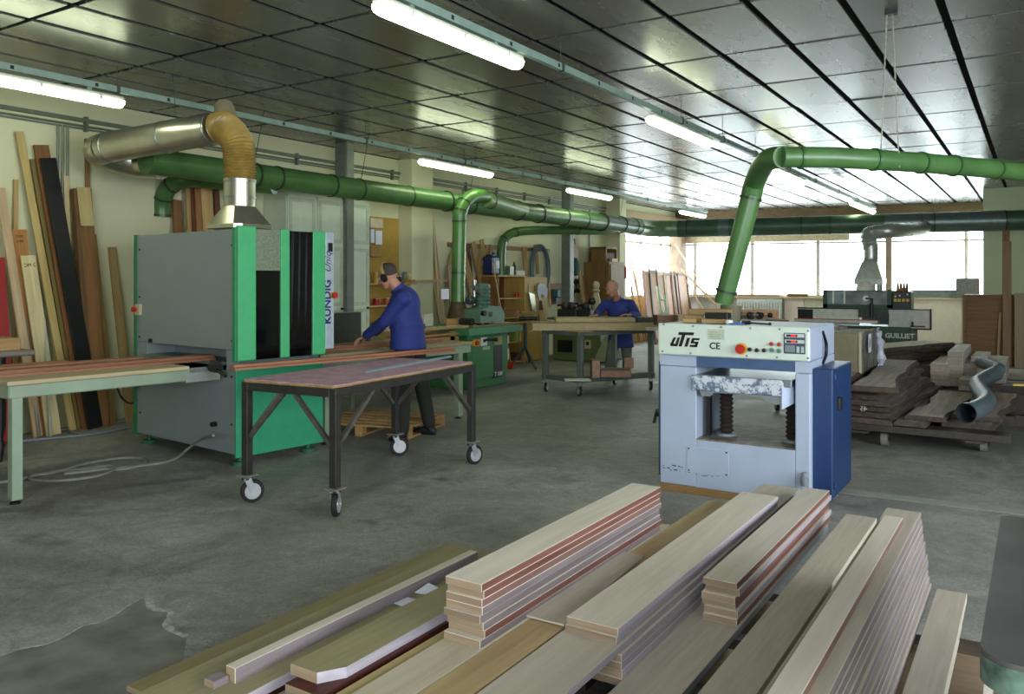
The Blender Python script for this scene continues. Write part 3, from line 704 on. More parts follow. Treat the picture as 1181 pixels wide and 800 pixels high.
# ================= leaning boards along the left wall =================
XW = -8.69
def lean(lab, bot, top, w, th, m, name='board', cat='board', group=None, wall=XW, xoff=0., zb=0., base_out=None, endm=None, bev=.002, face=None):
    """board leaning on the left wall. bot/top: picture points of the foot and head centre; it is stood on the floor against the wall"""
    tp = onx(top[0], top[1], wall + xoff + th/2 + .004)
    bp = onx(bot[0], 300, wall + (.22 + xoff if base_out is None else base_out)); bp.z = zb
    d = (tp - bp); l = d.length; d.normalize()
    wd = V((0, 1, 0)); wd = (wd - d * wd.dot(d)).normalized(); n = d.cross(wd).normalized()
    if n.x < 0: n = -n
    R = Matrix((wd, n, d)).transposed().to_4x4(); R.translation = bp
    mb = MB().box(-w/2, w/2, -th/2, th/2, 0, l, bev)
    o = tag(obj(name, mb, m, None, None), lab, cat, group); o.matrix_world = R
    lift = abs(n.z) * th/2 + abs(wd.z) * w/2; o.location.z += lift * 0.6
    return o
lean('short red board leaning at the far left edge behind the in-feed table', (6, 500), (-8, 297), .20, .03, mat('red_board', '#8e1512', .5), zb=0, xoff=.12)
lean('pale pinkish board leaning at far left beside the red board, tallest pale one there', (44, 497), (0, 217), .085, .025, wood('pink_pale_upright', '#a98f6c', '#bfa57f', axis=2), xoff=.09)
lean('thin tan batten behind the stamped brown board at far left', (18, 440), (18, 207), .045, .02, tanz, xoff=.0, base_out=.1)
o = lean('orange-brown board with pencil marks on its head, behind the short pale marked board', (46, 480), (21, 265), .15, .025, wood('orange_upright', '#93622f', '#a9753d', axis=2), xoff=.05)
lean('short pale board with a pencil number near its head, leaning at far left', (62, 493), (32, 295), .145, .022, palez, xoff=.13)
lean('narrow white strip leaning right beside the short pale marked board', (58, 486), (51, 368), .02, .02, mat('white_strip', '#a7aca0', .5), xoff=.2)
lean('long light board leaning left of the black panel, tall pale one with a slanted face', (84, 492), (22, 152), .075, .022, wood('yellowish_upright', '#a08a54', '#b39c64', axis=2), xoff=.04)
lean('olive-tan board standing between the tall pale board and the tall brown board', (94, 490), (40, 184), .1, .025, ochre if 0 else wood('olive_upright', '#6f602e', '#80703a', axis=2), xoff=.0)
lean('tall brown board with a dark head behind the black panel', (102, 490), (47, 168), .15, .03, wood('rust_upright', '#6b4524', '#80572f', axis=2), xoff=.035)
lean('tall narrow black panel leaning on the wall', (110, 489), (55, 183), .155, .03, mat('black_panel', '#1a1b1c', .35, vary=.1), xoff=.11)
lean('narrow pale batten standing right of the black panel at the conduit', (86, 400), (76, 203), .055, .02, palez, xoff=.0, base_out=.1)
lean('stout brown beam leaning right of the black panel, its dark edge towards it', (106, 489), (86, 218), .06, .08, wood('umber_upright', '#5f4528', '#735433', axis=2), xoff=.06)
lean('wide board, pale at the head and brown below, leaning against the wall', (118, 487), (97, 217), .14, .035, wood('chestnut_upright', '#7d5830', '#94693c', axis=2), xoff=.1)
ob = lean('short pale board overlapping the head of the wide brown board', (101, 262), (96, 216), .145, .015, wood('yellow_pale_upright', '#b3a069', '#c4b27c', axis=2), xoff=.15, base_out=.215, zb=2.13)
lean('thin tall stick standing behind the wide brown board, tallest at that spot', (106, 440), (100, 160), .045, .03, wood('stick_upright', '#7c5e35', '#94733f', axis=2), xoff=.0, base_out=.1)
lean('ragged-edged narrow board standing between the wide brown board and the sander', (130, 480), (107, 270), .07, .02, wood('stick_upright', '#7c5e35', '#94733f'), xoff=.05)
lean('single tan board leaning just left of the sander', (150, 480), (129, 285), .095, .022, tanz, xoff=.0, base_out=.28)
for k, (b_, tq) in enumerate((((44, 496), (24, 338)), ((47, 496), (27, 340)))):
    lean(['thin grey metal strip leaning behind the short pale marked board', 'second thin grey metal strip beside its twin behind the short pale marked board'][k], b_, tq, .012, .008, mat('grey_metal_strip', '#8b8d8a', .4, .6), 'metal_strip', 'strip', xoff=.12)
# pencil numbers written on the boards (as in the photo)
def onboard(parent, w, th, l, s, body, size):
    me = None
    text('writing', body, size, frame((0, th/2 + .002, l), (-1, 0, 0), (0, 0, 1)), mat('pencil', '#2a261f', .9), parent)
for o in list(COL.objects):
    if o.get('label', '').startswith('short pale board with a pencil'): onboard(o, .145, .022, (o.dimensions.z / 1) - .1, 0, '2 MC', .05)
    if o.get('label', '').startswith('orange-brown board'): 
        onboard(o, .15, .025, o.dimensions.z - .07, 0, '2012', .035); onboard(o, .15, .025, o.dimensions.z - .12, 0, '2015', .035)
# boards behind the sander
for lab, b_, tq, w, m, xo in (('brown board leaning behind the sander, right of the open green duct end', (212, 420), (204, 231), .12, brownz, .0),
    ('narrow pale-edged board behind the sander, second from the open duct end', (226, 420), (216, 213), .06, tanz, .05),
    ('dark brown board behind the sander under the main duct', (232, 420), (222, 213), .07, darkz, .05),
    ('reddish brown board behind the sander, leaning left of the wide tan one', (240, 420), (227, 213), .07, brownz, .09),
    ('wide tan board leaning behind the sander, left of the silver hood', (254, 420), (237, 213), .16, tanz, .1),
    ('dark plank leaning behind the silver lower pipe', (262, 420), (249, 213), .08, darkz, .03)):
    lean(lab, b_, tq, w, .025, m, xoff=xo, base_out=.45)
# small workbench edge at far left
t = thing('side_bench', 'rough wooden bench edge with blocks on it, cut by the left edge of the picture', 'bench', tuple(onz(2, 520)))
bx = onz(40, 403, .95); 
wpart('top', MB().box(bx.x - 1.2, bx.x + .02, bx.y - .9, bx.y + .0, .9, .95, .01), oldw, t)
for dx in (-.6,): wpart('leg', MB().lathe([(.03, 0), (.05, .15), (.035, .2), (.055, .3), (.055, .85), (.06, .9)], (bx.x - .1, bx.y - .25, 0), 10), mat('dark_leg', '#17161a', .5), t)
solo('wood_block', 'rough tan block of wood on the side bench at the left edge', 'block', MB().box(bx.x - .34, bx.x - .03, bx.y - .3, bx.y - .1, .95, 1.06, .008), tan, (bx.x - .2, bx.y - .2, .95))
solo('wood_block', 'smaller pale offcut left of the rough tan block on the side bench', 'block', MB().box(bx.x - .48, bx.x - .37, bx.y - .35, bx.y - .2, .95, 1.04, .006), pale, (bx.x - .4, bx.y - .3, .95))
# ================= foreground timber =================
def board(lab, x0, x1, y0, y1, z0, z1, m=None, name='plank', cat='plank', rz=0., skew=0., cut=0., edgem=None, bev=.0015):
    """plank lying along y; local origin at its near bottom centre. cut: clipped near corner on the right"""
    cx = (x0 + x1) / 2; w = (x1 - x0) / 2; l = y1 - y0; h = z1 - z0; mb = MB()
    if cut:
        poly = [V((-w, 0, 0)), V((w - cut * 1.0, 0, 0)), V((w, cut * 1.6, 0)), V((w, l, 0)), V((-w, l, 0))]
        mb.prism(poly, (0, 0, h))
    else: mb.box(-w, w, 0, l, 0, h, bev)
    me = mb.mesh(name, [m or beech, endg] + ([edgem] if edgem else []), None)
    for p in me.polygons:
        if abs(p.normal.y) > .8: p.material_index = 1
        elif edgem and abs(p.normal.x) > .8: p.material_index = 2  # side faces take their own edge colour, darkened to look shaded
    o = bpy.data.objects.new(name, me); COL.objects.link(o); o.location = (cx, y0, z0); o.rotation_euler = (0, 0, rz)
    return tag(o, lab, cat)
rf = random.Random(11)
def stack(desc, x0, x1, y0, y1, ztop, n, th, mats, jx=.0035, jy=.015, skip=(), step=0.):
    z = ztop
    for k in range(n):
        dx = rf.uniform(-jx, jx) + step * k; dy = rf.uniform(-jy, jy) if k else 0; dy2 = rf.uniform(-jy, jy) if k else 0
        if not k: dx = 0
        m, e = mats[k % len(mats)] if isinstance(mats[k % len(mats)], tuple) else (mats[k % len(mats)], None)
        board('%s plank, %s %s' % (desc[0], ORD[k], desc[1]), x0 + dx, x1 + dx, y0 + dy, y1 + dy2, z - th + .0004, z, m, edgem=e)
        z -= th
    return z
B = (beech, redw); Mv = (beech, mauve); Dk = (beech, mauve)
TH = .027
palebl = wood('bluish_pale_wood', '#99939b', '#b1abb5', rough=.7)
rosem = wood('rose_mauve_wood', '#6b4c46', '#85645e')
# tall left stack (A)
zA = stack(('beech', 'in the eight-plank red-edged stack'), -1.755, -1.60, 2.31, 3.89, .516, 8, TH, [(beech, redw), (beech, redw), (beech, rosem), (beech, mauve), (beech, mauve), (beech, mauve), (beech, redw), (beech, mauve)])
# stack C: two short on top of a wide one, on four narrow ones
stack(('pale bluish-edged', 'of the two short ones topping the centre pile'), -1.413, -1.213, 2.57, 4.63, .36, 2, TH, [(beech, palebl)], jy=.008)
board('long wide pale plank right under the two short planks of the centre pile', -1.43, -1.205, 1.7, 5.1, .279, .3055, beech, edgem=palebl)
z = stack(('bluish white-edged', 'below the long wide plank of the centre pile'), -1.385, -1.195, 2.56, 4.6, .2785, 4, TH, [(pale, palebl)], jx=.008, jy=.015)
# stack D
stack(('beech', 'in the six-plank stack right of the centre pile'), -1.137, -1.0, 3.2, 4.91, .362, 6, TH, [(beech, redw), (beech, palebl), (beech, redw), (beech, redw), (beech, palebl), (beech, redw)], jx=.008)
board('wide fibreboard plank lying under the six-plank red-striped stack', -1.19, -.985, 1.9, 4.8, .17, .199, mdf, edgem=greyp)
board('wide fibreboard plank left of the tall right-hand stack', -.872, -.72, 1.9, 4.70, .27, .30, mdf)
board('fibreboard plank beneath the wide one left of the tall right-hand stack', -.868, -.715, 1.95, 4.6, .24, .2695, mdf)
# stack E
stack(('brown-grey fibre', 'in the tall right-hand stack'), -.515, -.39, 1.6, 3.6, .64, 11, .027, [(mdf, mauve)], jx=.0025, jy=.02, step=.0035)
board('thin pale strip lying on top of the tall right-hand stack along its left side', -.493, -.428, 1.6, 3.39, .6405, .664, palez if 0 else pale, edgem=rosem)
board('fibreboard plank standing beside the left flank of the tall right-hand stack', -.66, -.53, 1.7, 3.6, .30, .33, mdf)
for k in range(3): board('fibreboard plank, %s of three beneath the left flank of the right-hand stack' % ORD[k], -.665 + .003*k, -.53, 1.75, 3.55, .27 - .03*k, .2995 - .03*k, mdf)
board('low fibreboard plank at the right of the tall right-hand stack', -.333, -.23, 1.7, 3.575, .33, .36, mdf)
for k in range(3): board('fibreboard plank, %s of three under the low plank at the right' % ORD[k], -.33, -.235 - .004*k, 1.7, 3.5 - .05*k, .30 - .03*k, .3295 - .03*k, mdf)
# left group
board('yellowish fibreboard plank at the very left of the foreground pile, lowest', -2.72, -2.46, 1.72, 3.6, .10, .12, wood('yellow_board', '#8a7f58', '#978c64', vary=.05))
bq = onz(260.5, 766.7, .31)
board('square pale batten with pinkish side along the left edge of the foreground pile', bq.x, bq.x + .045, bq.y, 3.1, .2605, .31, beech, edgem=mauve)
board('broken offcut at the near end of the square batten', bq.x - .03, bq.x + .02, bq.y - .06, bq.y - .003, .2605, .285, mauve)
olive = wood('olive_fibreboard', '#87805f', '#928b68', vary=.05, scale=2)
board('long olive fibreboard plank next to the square batten, left foreground', -2.38, -2.085, 1.45, 3.25, .225, .26, olive, edgem=palebl)
board('olive fibreboard plank with a clipped near corner, left foreground', -2.03, -1.86, 1.85, 3.4, .285, .32, olive, cut=.05, edgem=palebl)
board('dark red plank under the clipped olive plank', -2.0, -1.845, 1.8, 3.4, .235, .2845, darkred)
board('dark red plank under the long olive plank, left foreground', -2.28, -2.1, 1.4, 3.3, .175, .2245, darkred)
board('mauve batten poking out below the clipped olive plank', -2.06, -2.02, 1.6, 3.2, .19, .225, mauve)
board('second mauve batten below the clipped olive plank, nearer the camera', -1.97, -1.90, 1.72, 3.2, .19, .234, mauve)
board('narrow yellow plank left of the bare plank under the eight-plank stack', -1.81, -1.762, 1.7, 3.8, .26, .29, wood('yellow_edge', '#9a8656', '#ab9866'))
board('wide pale plank carrying the eight-plank stack', -1.757, -1.592, 1.6, 4.0, .2705, .2995, wood('pale_grey_wood', '#b3a78f', '#c4b9a3'))
board('honey-coloured plank between the eight-plank stack and the centre pile', -1.588, -1.445, 1.6, 4.57, .27, .30, wood('honey_wood', '#a48d62', '#b79f74'))
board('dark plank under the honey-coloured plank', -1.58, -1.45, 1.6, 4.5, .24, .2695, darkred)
# thin sheet lying slightly turned on the planks
P = [onz(586.6, 705.8, .306), onz(650.6, 722, .306), onz(743, 642, .306), onz(704, 634, .306)]
c = P[0]
solo('fibreboard_sheet', 'thin grey-brown sheet lying between the eight-plank stack and the centre pile', 'sheet', MB().prism([P[0], P[1], P[2], P[3]], (0, 0, .0065)), mdf, c, smooth=None)
# bearers and support planks so everything stands on the floor
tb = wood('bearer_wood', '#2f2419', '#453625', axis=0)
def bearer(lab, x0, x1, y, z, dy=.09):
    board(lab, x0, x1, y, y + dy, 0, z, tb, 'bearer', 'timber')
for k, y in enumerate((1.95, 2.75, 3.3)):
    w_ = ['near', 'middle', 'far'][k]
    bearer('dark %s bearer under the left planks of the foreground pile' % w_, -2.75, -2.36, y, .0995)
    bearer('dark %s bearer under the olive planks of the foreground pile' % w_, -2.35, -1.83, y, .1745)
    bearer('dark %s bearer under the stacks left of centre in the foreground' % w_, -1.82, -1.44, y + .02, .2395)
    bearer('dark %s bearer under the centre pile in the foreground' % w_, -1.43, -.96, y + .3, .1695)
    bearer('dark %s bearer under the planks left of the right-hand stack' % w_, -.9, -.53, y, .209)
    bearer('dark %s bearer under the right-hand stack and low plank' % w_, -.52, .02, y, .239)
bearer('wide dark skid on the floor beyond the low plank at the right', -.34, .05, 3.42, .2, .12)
# paper slips
for k, q_ in enumerate((((448, 694), (461, 686), (495, 695), (477, 706)), ((478, 684), (494, 672), (507, 678), (507, 690)))):
    P = [onz(px, py, .262 if k == 0 else .30) for px, py in q_]; P[3].z += .006; P[0].z += .003
    z_ = .2612 if 0 else P[0].z
    solo('paper_slip', ['white paper slip curling on the olive planks, left one', 'white paper slip tucked beside the eight-plank stack'][k], 'paper', MB().prism([p + V((0,0,.062 if k == 0 else .022)) if False else p for p in P], (0, 0, .0008)), mat('paper_white', '#dfe0ee', .8, vary=.03), P[0], smooth=None)
# metal table corner at the right edge
t = thing('cast_table', 'rounded corner of a dark metal machine table cut by the right edge of the picture', 'table', (.25, 2.3, 0))
x0 = -.095; ya = 1.76; yb = 2.87; rad = .07; poly = []
for k in range(7):
    a = PI + PI/2 * k / 6; poly.append((x0 + rad + rad*math.cos(a), ya + rad + rad*math.sin(a)))
poly += [(.9, ya), (.9, yb)]
for k in range(5):
    a = PI/2 + PI/2 * k / 4; poly.append((x0 + .02 + .02*math.cos(a), yb - .02 + .02*math.sin(a)))
wpart('top', MB().prism([V((x, y, .79)) for x, y in poly], (0, 0, .06)), [mat('cast_iron_top', '#5c5a58', .4, .5, vary=.2, scale=5)], t, smooth=.5)
wpart('rim', MB().prism([V((x * 1.0 - .001, y - .001, .788)) for x, y in poly], (0, 0, .052)), mat('mottled_green_rim', '#5d7468', .4, .4, vary=.6, scale=25), t, smooth=.5)
wpart('base', MB().box(.2, .8, 2.0, 2.7, 0, .79), grn2, t)
solo('plank', 'pale plank standing just left of the metal table corner', 'plank', MB().bar((-.13, 1.9, -.02), (-.10, 2.35, .60), .02, .1, up=(0,1,0)), pale, (-.13, 1.9, 0), smooth=None)
# ================= thickness planer =================
YP = 5.77; PX0 = -2.38; PX1 = -1.30; PD = .78
def P_(px, py): p = ony(px, py, YP); return p.x, p.z
t = thing('thickness_planer', 'pale blue thickness planer with cream control panel in the middle of the hall', 'machine', ((PX0+PX1)/2, YP + PD/2, 0))
pb = mat('planer_pale_blue', '#a3afc3', .45, vary=.05, scale=4); pcream = mat('panel_cream', '#c9d4c8', .45, vary=.04); pblue = mat('cabinet_blue', '#16335f', .4, vary=.08, scale=3)
pdkb = mat('steel_blue_bar', '#41597c', .4); chip = None
xa, _ = P_(803, 460); xb, _ = P_(917, 460); zo = P_(803, 504)[1]; zt = P_(803, 411)[1]; Z0 = .05
zs = P_(762, 421)[1]
body = MB()
body.box(PX0, xa, YP, YP + PD, Z0, zs, .006).box(xb, PX1, YP, YP + PD, Z0, zs, .006)
body.box(xa, xb, YP, YP + PD, Z0, zo - .02, .003)
wpart('body', body, pb, t)
up = MB(); up.box(PX0, PX1 , YP - .0, YP + PD, zs + .004, 1.235, .012)
up2 = MB()
up2.box(PX0, PX1, YP + .0, YP + PD, zt, 1.235, .01).box(PX0, xa, YP, YP + PD, zs + .004, zt).box(xb, PX1, YP, YP + PD, zs + .004, zt)
wpart('head_casing', up2, pb, t)
zp0 = P_(762, 408)[1]; zp1 = 1.238
pp = wpart('control_panel', MB().box(PX0 - .004, PX1 - .0, YP - .03, YP, zp0, zp1, .008), pcream, t, label='cream control panel')
def C(cx_, cy_):  # crop -> panel plane
    p = ony(740 + cx_ * .3001, 340 + cy_ * .3, YP - .032); return p
def ptext(body_, cx_, cy_, size, m, sh=0., off=0., sx=1., rot=0.):
    p = C(cx_, cy_); text('lettering', body_, size, frame((p.x, YP - .0315, p.z), (1, 0, 0), (0, 0, 1)), m, pp, sh, off, .0012, sx, True)
ink = mat('logo_black', '#0d0d0e', .5)
# UTIS mark drawn as slanted heavy strokes
def logo(cx0, cx1, cy0, cy1):
    mb = MB(); 
    def pt(u, v, y=YP - .0335):  # u,v in 0..1 (v up), slanted
        a = C(cx0, cy1); b = C(cx1, cy1); top_ = C(cx0, cy0); h = top_.z - a.z; w = b.x - a.x
        return V((a.x + w * u + h * .32 * v, y, a.z + h * v))
    def stroke(poly): mb.prism([pt(u, v) for u, v in poly], (0, .003, 0))
    # u
    stroke([(0, .10), (.05, .62), (.13, .62), (.10, .22), (.10, .0), (.03, 0)]); stroke([(.08, 0), (.20, 0), (.20, .17), (.10, .17)]); stroke([(.17, 0), (.26, 0), (.26, .62), (.18, .62)])
    # T
    stroke([(.30, 0), (.41, 0), (.41, .80), (.30, .80)]); stroke([(.17, .80), (.68, .80), (.68, 1.0), (.17, 1.0)])
    # I
    stroke([(.50, 0), (.60, 0), (.60, .62), (.50, .62)])
    # S
    for y0_, y1_ in ((0, .15), (.24, .38), (.48, .62)): stroke([(.67, y0_), (.92, y0_), (.92, y1_), (.67, y1_)])
    stroke([(.67, .3), (.76, .3), (.76, .6), (.67, .6)]); stroke([(.83, .02), (.92, .02), (.92, .34), (.83, .34)])
    wpart('logo', mb, ink, pp, smooth=None)
logo(108, 222, 141, 196)
ptext('CE', 281, 197, .066, ink, 0, .0012, 1.0)
a, b_ = C(253, 131), C(318, 173)
pl = wpart('data_plate', MB().box(a.x, b_.x, YP - .032, YP - .029, b_.z, a.z), mat('plate_pale', '#b4bda9', .5), pp)
for k in range(4):
    p = C(262, 142 + 8*k); q_ = C(300 + 6*(k % 2), 142 + 8*k)
    wpart('printed_line', MB().box(p.x, q_.x, YP - .0335, YP - .032, p.z - .002, p.z + .001), mat('print_grey', '#6d766e'), pl)
p = C(384, 207); wpart('stop_button', MB().cyl((p.x, YP - .03, p.z), (p.x, YP - .04, p.z), .042).m(1).cyl((p.x, YP - .04, p.z), (p.x, YP - .07, p.z), .03, .034), [yellow, red], pp, label='red stop button on yellow ring')
for cx_, cy_, m in ((417, 209, black), (444, 212, black), (472, 213, black), (500, 188, red), (530, 190, red), (501, 212, mat('button_green', '#3b7f66', .4)), (529, 215, mat('button_green', '#3b7f66'))):
    p = C(cx_, cy_); wpart('push_button', MB().cyl((p.x, YP - .03, p.z), (p.x, YP - .038, p.z), .017, seg=14).m(1).cyl((p.x, YP - .038, p.z), (p.x, YP - .055, p.z), .012, seg=12), [mat('button_ring', '#9aa39a', .3, .5), m], pp)
a, b_ = C(547, 145), C(630, 228)
ds = wpart('display_unit', MB().box(a.x, b_.x, YP - .04, YP - .028, b_.z, a.z, .004), mat('display_grey', '#3c4650', .5), pp)
redled = mat('red_led', '#d01410', .4, emit='#ff1a10', es=1.2)
for cy_ in (156, 179):
    a, b_ = C(552, cy_ - 8), C(626, cy_ + 8); r_ = wpart('readout', MB().box(a.x, b_.x, YP - .043, YP - .04, b_.z, a.z), mat('readout_pale', '#b7c0c0', .5), ds)
    a, b_ = C(558, cy_ - 5), C(600, cy_ + 5); wpart('screen', MB().box(a.x, b_.x, YP - .0445, YP - .043, b_.z, a.z), black, r_)
    a, b_ = C(576, cy_ - 3), C(594, cy_ + 3); wpart('digits', MB().box(a.x, b_.x, YP - .0455, YP - .0445, b_.z, a.z), redled, r_)
a, b_ = C(552, 192), C(590, 220); wpart('keypad', MB().box(a.x, b_.x, YP - .043, YP - .04, b_.z, a.z), mat('keypad_grey', '#6f7a80', .5), ds)
for cx_ in (597, 614):
    a, b_ = C(cx_, 198), C(cx_ + 11, 222); wpart('key', MB().box(a.x, b_.x, YP - .043, YP - .04, b_.z, a.z), mat('key_pale', '#a9b3b3', .5), ds)
for cx_, cy_ in ((85, 113), (197, 120), (305, 124), (418, 128), (530, 132), (640, 138), (80, 216), (188, 224), (404, 234), (520, 240), (640, 243)):
    p = C(cx_, cy_); wpart('screw', MB().cyl((p.x, YP - .03, p.z), (p.x, YP - .035, p.z), .008, seg=8), greyp, pp)
# inside of the throat
wpart('blue_bar', MB().box(xa, xb, YP + .005, YP + .1, P_(803, 424)[1] + .01, zt), pdkb, t, label='steel-blue bar over the throat')
a = P_(842, 424); b_ = P_(917, 431)
wpart('glowing_strip', MB().box(a[0], xb - .01, YP + .02, YP + .05, b_[1] + .012, a[1] + .012), mat('bright_strip', '#e8ecf2', .3, emit='#ffffff', es=.6), t, label='glowing white strip')  # white strip with a weak glow put into its material
def chip_mat():
    m, nt, b = newmat('chipped_paint'); N = nt.nodes; L = nt.links
    tc = N.new('ShaderNodeTexCoord'); n = N.new('ShaderNodeTexNoise'); n.inputs['Scale'].default_value = 16; n.inputs['Detail'].default_value = 8; n.inputs['Roughness'].default_value = .8
    L.new(tc.outputs['Object'], n.inputs['Vector']); r = N.new('ShaderNodeValToRGB'); r.color_ramp.interpolation = 'LINEAR'; e = r.color_ramp.elements
    e[0].position = .47; e[0].color = lin('#5c6b80'); e[1].position = .52; e[1].color = lin('#c3c9d2'); L.new(n.outputs['Fac'], r.inputs['Fac']); L.new(r.outputs[0], b.inputs['Base Color']); b.inputs['Roughness'].default_value = .6
    return m
chipm = chip_mat()
x0_, ztb = P_(799, 431); x1_, _ = P_(903, 440); zbt = P_(799, 449)[1]
fr = MB().box(x0_, x1_, YP - .03, YP + .03, zbt, ztb - .004, .006)
tb_ = wpart('planer_table', MB().box(xa + .005, xb - .02, YP - .02, YP + PD - .04, ztb - .05, ztb, .004), mat('table_steel', '#8b9097', .35, .7), t)
wpart('table_front', fr, chipm, t, label='chipped white and blue table front')
wpart('table_wedge', MB().prism([V((x0_ + .05, YP - .01, zbt)), V((x1_, YP - .01, zbt)), V((x1_ + .02, YP - .01, zbt - .06)), V((x1_ - .06, YP - .01, zbt - .06)), V((x1_ - .16, YP - .01, zbt - .01)), V((x0_ + .16, YP - .01, zbt - .01)), V((x0_ + .13, YP - .01, zbt - .04)), V((x0_ + .07, YP - .01, zbt - .04))], (0, .05, 0)), greyp, t)
wpart('side_block', MB().hexa([V(q) for q in ((x1_, YP - .03, zbt - .09), (xb - .02, YP + .04, zbt - .05), (xb - .02, YP + .3, zbt - .05), (x1_, YP + .3, zbt - .09), (x1_, YP - .03, ztb - .02), (xb - .02, YP + .04, ztb - .01), (xb - .02, YP + .3, ztb - .01), (x1_, YP + .3, ztb - .02))]), pb, t)
def bellows(px, y, r):
    x = ony(px, 470, y).x; z1 = zbt - .0; z0 = zo - .02; n = 11; prof = []
    for k in range(2 * n + 1): prof.append((r * (1 if k % 2 else .72), z0 + (z1 - z0) * k / (2*n)))
    wpart('bellows_column', MB().lathe(prof, (x, y, 0), 14), mat('bellows_brown', '#2a211e', .8), t); wpart('column_collar', MB().cyl((x, y, z0), (x, y, z0 + .03), r * 1.5), greyp, t)
bellows(838, YP + .25, .052); bellows(914, YP + .25, .05)
wpart('guide_post', MB().box(xa + .03, xa + .06, YP + .12, YP + .17, zo, ztb - .05), black, t)
wpart('tray', MB().box(xa, xb, YP + .004, YP + PD - .004, zo - .02, zo - .008), mat('tray_painted_light', '#77716a', .6, .2, vary=.5, scale=14), t, label='steel tray with scattered light in its colour')  # mottled colour imitates light scattered over the throat floor
a = P_(740 + 175*.3, 340 + 575*.3); b_ = P_(740 + 335*.3, 340 + 700*.3)
hp = wpart('hatch', MB().box(a[0], b_[0], YP - .004, YP, b_[1], a[1] - .01), pb, t)
for x_, z_ in ((a[0] + .015, a[1] - .025), (b_[0] - .015, a[1] - .025), (b_[0] - .015, b_[1] + .015), (a[0] + .015, b_[1] + .015)): wpart('screw', MB().cyl((x_, YP - .004, z_), (x_, YP - .008, z_), .006, seg=8), black, hp)
sc_ = MB(); rr_ = random.Random(5)
for k in range(26):
    u = rr_.random(); x_ = PX0 + .02 + .42 * u; z_ = P_(762, 536)[1] + rr_.uniform(-.03, .01) - .02 * u; sc_.box(x_, x_ + rr_.uniform(.004, .03), YP - .0015, YP, z_, z_ + rr_.uniform(.003, .009))
tag(wpart('scuffs', sc_, mat('scuff_dark', '#3b465c', .8), t), kind='stuff')
# right side: handle, blue cabinet
zz0, zz1 = 1.235 - .035, 1.235 - .28
hy = YP + .38; pts = [(PX1 + .012, hy, zz1 + .02), (PX1 + .012, hy + .055, (zz0+zz1)/2 - .06), (PX1 + .012, hy + .065, (zz0+zz1)/2 + .02), (PX1 + .012, hy, zz0 - .02)]
wpart('handle_recess', MB().prism([V((PX1 - .001, hy - .02, zz0 - .01)), V((PX1 - .001, hy + .03, zz0 - .04)), V((PX1 - .001, hy + .05, (zz0+zz1)/2)), V((PX1 - .001, hy + .03, zz1 + .05)), V((PX1 - .001, hy - .02, zz1 + .01))], (.003, 0, 0)), mat('recess_grey', '#7d89a0', .6), t)
wpart('side_handle', MB().tube(smooth_path([(PX1 + .004, hy - .02, zz1 + .01)] + pts[1:3] + [(PX1 + .004, hy - .02, zz0 - .01)], 5), .011, 8), black, t, label='black curved side handle')
zc1 = ony(937, 436, YP + .1).z; 
bc = wpart('blue_cabinet', MB().box(PX1, PX1 + .13, YP + .07, YP + PD - .05, .07, .955, .008), pblue, t, label='blue switch cabinet on the side')
wpart('latch', MB().box(PX1 + .13, PX1 + .15, YP + .22, YP + .29, .66, .75, .004), black, bc)
for z_ in (.16, .9): wpart('hinge', MB().cyl((PX1 + .135, YP + .12, z_ - .02), (PX1 + .135, YP + .12, z_ + .02), .01, seg=8), pblue, bc)
wpart('foot', MB().cyl((PX1 + .05, YP + .5, 0), (PX1 + .05, YP + .5, .07), .03), greyp, bc)
p = ony(927, 552, YP - .04); wpart('grease_cup', MB().lathe([(.02, 0), (.026, .03), (.026, .055), (.018, .06), (.018, .09), (.0, .092)], (p.x, YP - .03, p.z - .05), 12), greyp, t)
wpart('side_skirt', MB().box(PX0 - .02, PX0, YP + .02, YP + PD - .02, .1, .95, .004), mat('side_dark_blue', '#2b3f5e', .5), t)
wpart('crank', MB().cyl((PX0 - .02, YP + .1, .55), (PX0 - .07, YP + .1, .55), .03, seg=10).cyl((PX0 - .07, YP + .1, .55), (PX0 - .09, YP + .1, .47), .012, seg=8), black, t)
wpart('outlet', MB().cyl((-2.03, YP + .56, 1.23), (-2.025, YP + .57, 1.36), .079), mat('dusty_collar', '#5d5a45', .7), t)
solo('wooden_plinth', 'tan timber plinth under the thickness planer', 'plinth', MB().box(PX0 + .01, PX1 - .02, YP - .02, YP + PD, 0, .05, .002), ochre if 0 else mat('plinth_tan', '#8a6a3e', .7, vary=.1), (PX0, YP, 0))
# things lying on the planer
ZP = 1.2385
def onpl(lab, name, cat, px0, px1, dy, w, h, m, z=None, rz=0.):
    z = ZP if z is None else z
    a = ony(px0, 360, YP + dy); b_ = ony(px1, 360, YP + dy)
    l = b_.x - a.x; mb = MB().box(-l/2, l/2, -w/2, w/2, 0, h, .004)
    o = tag(obj(name, mb, m, None, None), lab, cat); o.location = ((a.x + b_.x)/2, YP + dy, z); o.rotation_euler = (0, 0, rz); return o
tanx = wood('tan_wood_cross', '#8f734b', '#a98a5c', axis=0)
onpl('short wooden offcut at the left end of the planer top', 'wood_offcut', 'offcut', 789, 804, .15, .06, .03, tanx)
onpl('second short offcut behind the first at the left end of the planer top', 'wood_offcut', 'offcut', 792, 810, .26, .08, .05, tanx)
onpl('wide tan block under the black tool on the planer top', 'wood_offcut', 'offcut', 812, 838, .18, .12, .035, tanx)
onpl('long upper tan board lying across the offcuts on the planer top', 'plank', 'plank', 796, 843, .28, .08, .045, tanx, ZP + .055)
onpl('black tool case lying on the wide tan block on the planer top', 'tool_case', 'tool', 815, 841, .14, .09, .045, black, ZP + .036)
c = ony(841, 370, YP + .1)
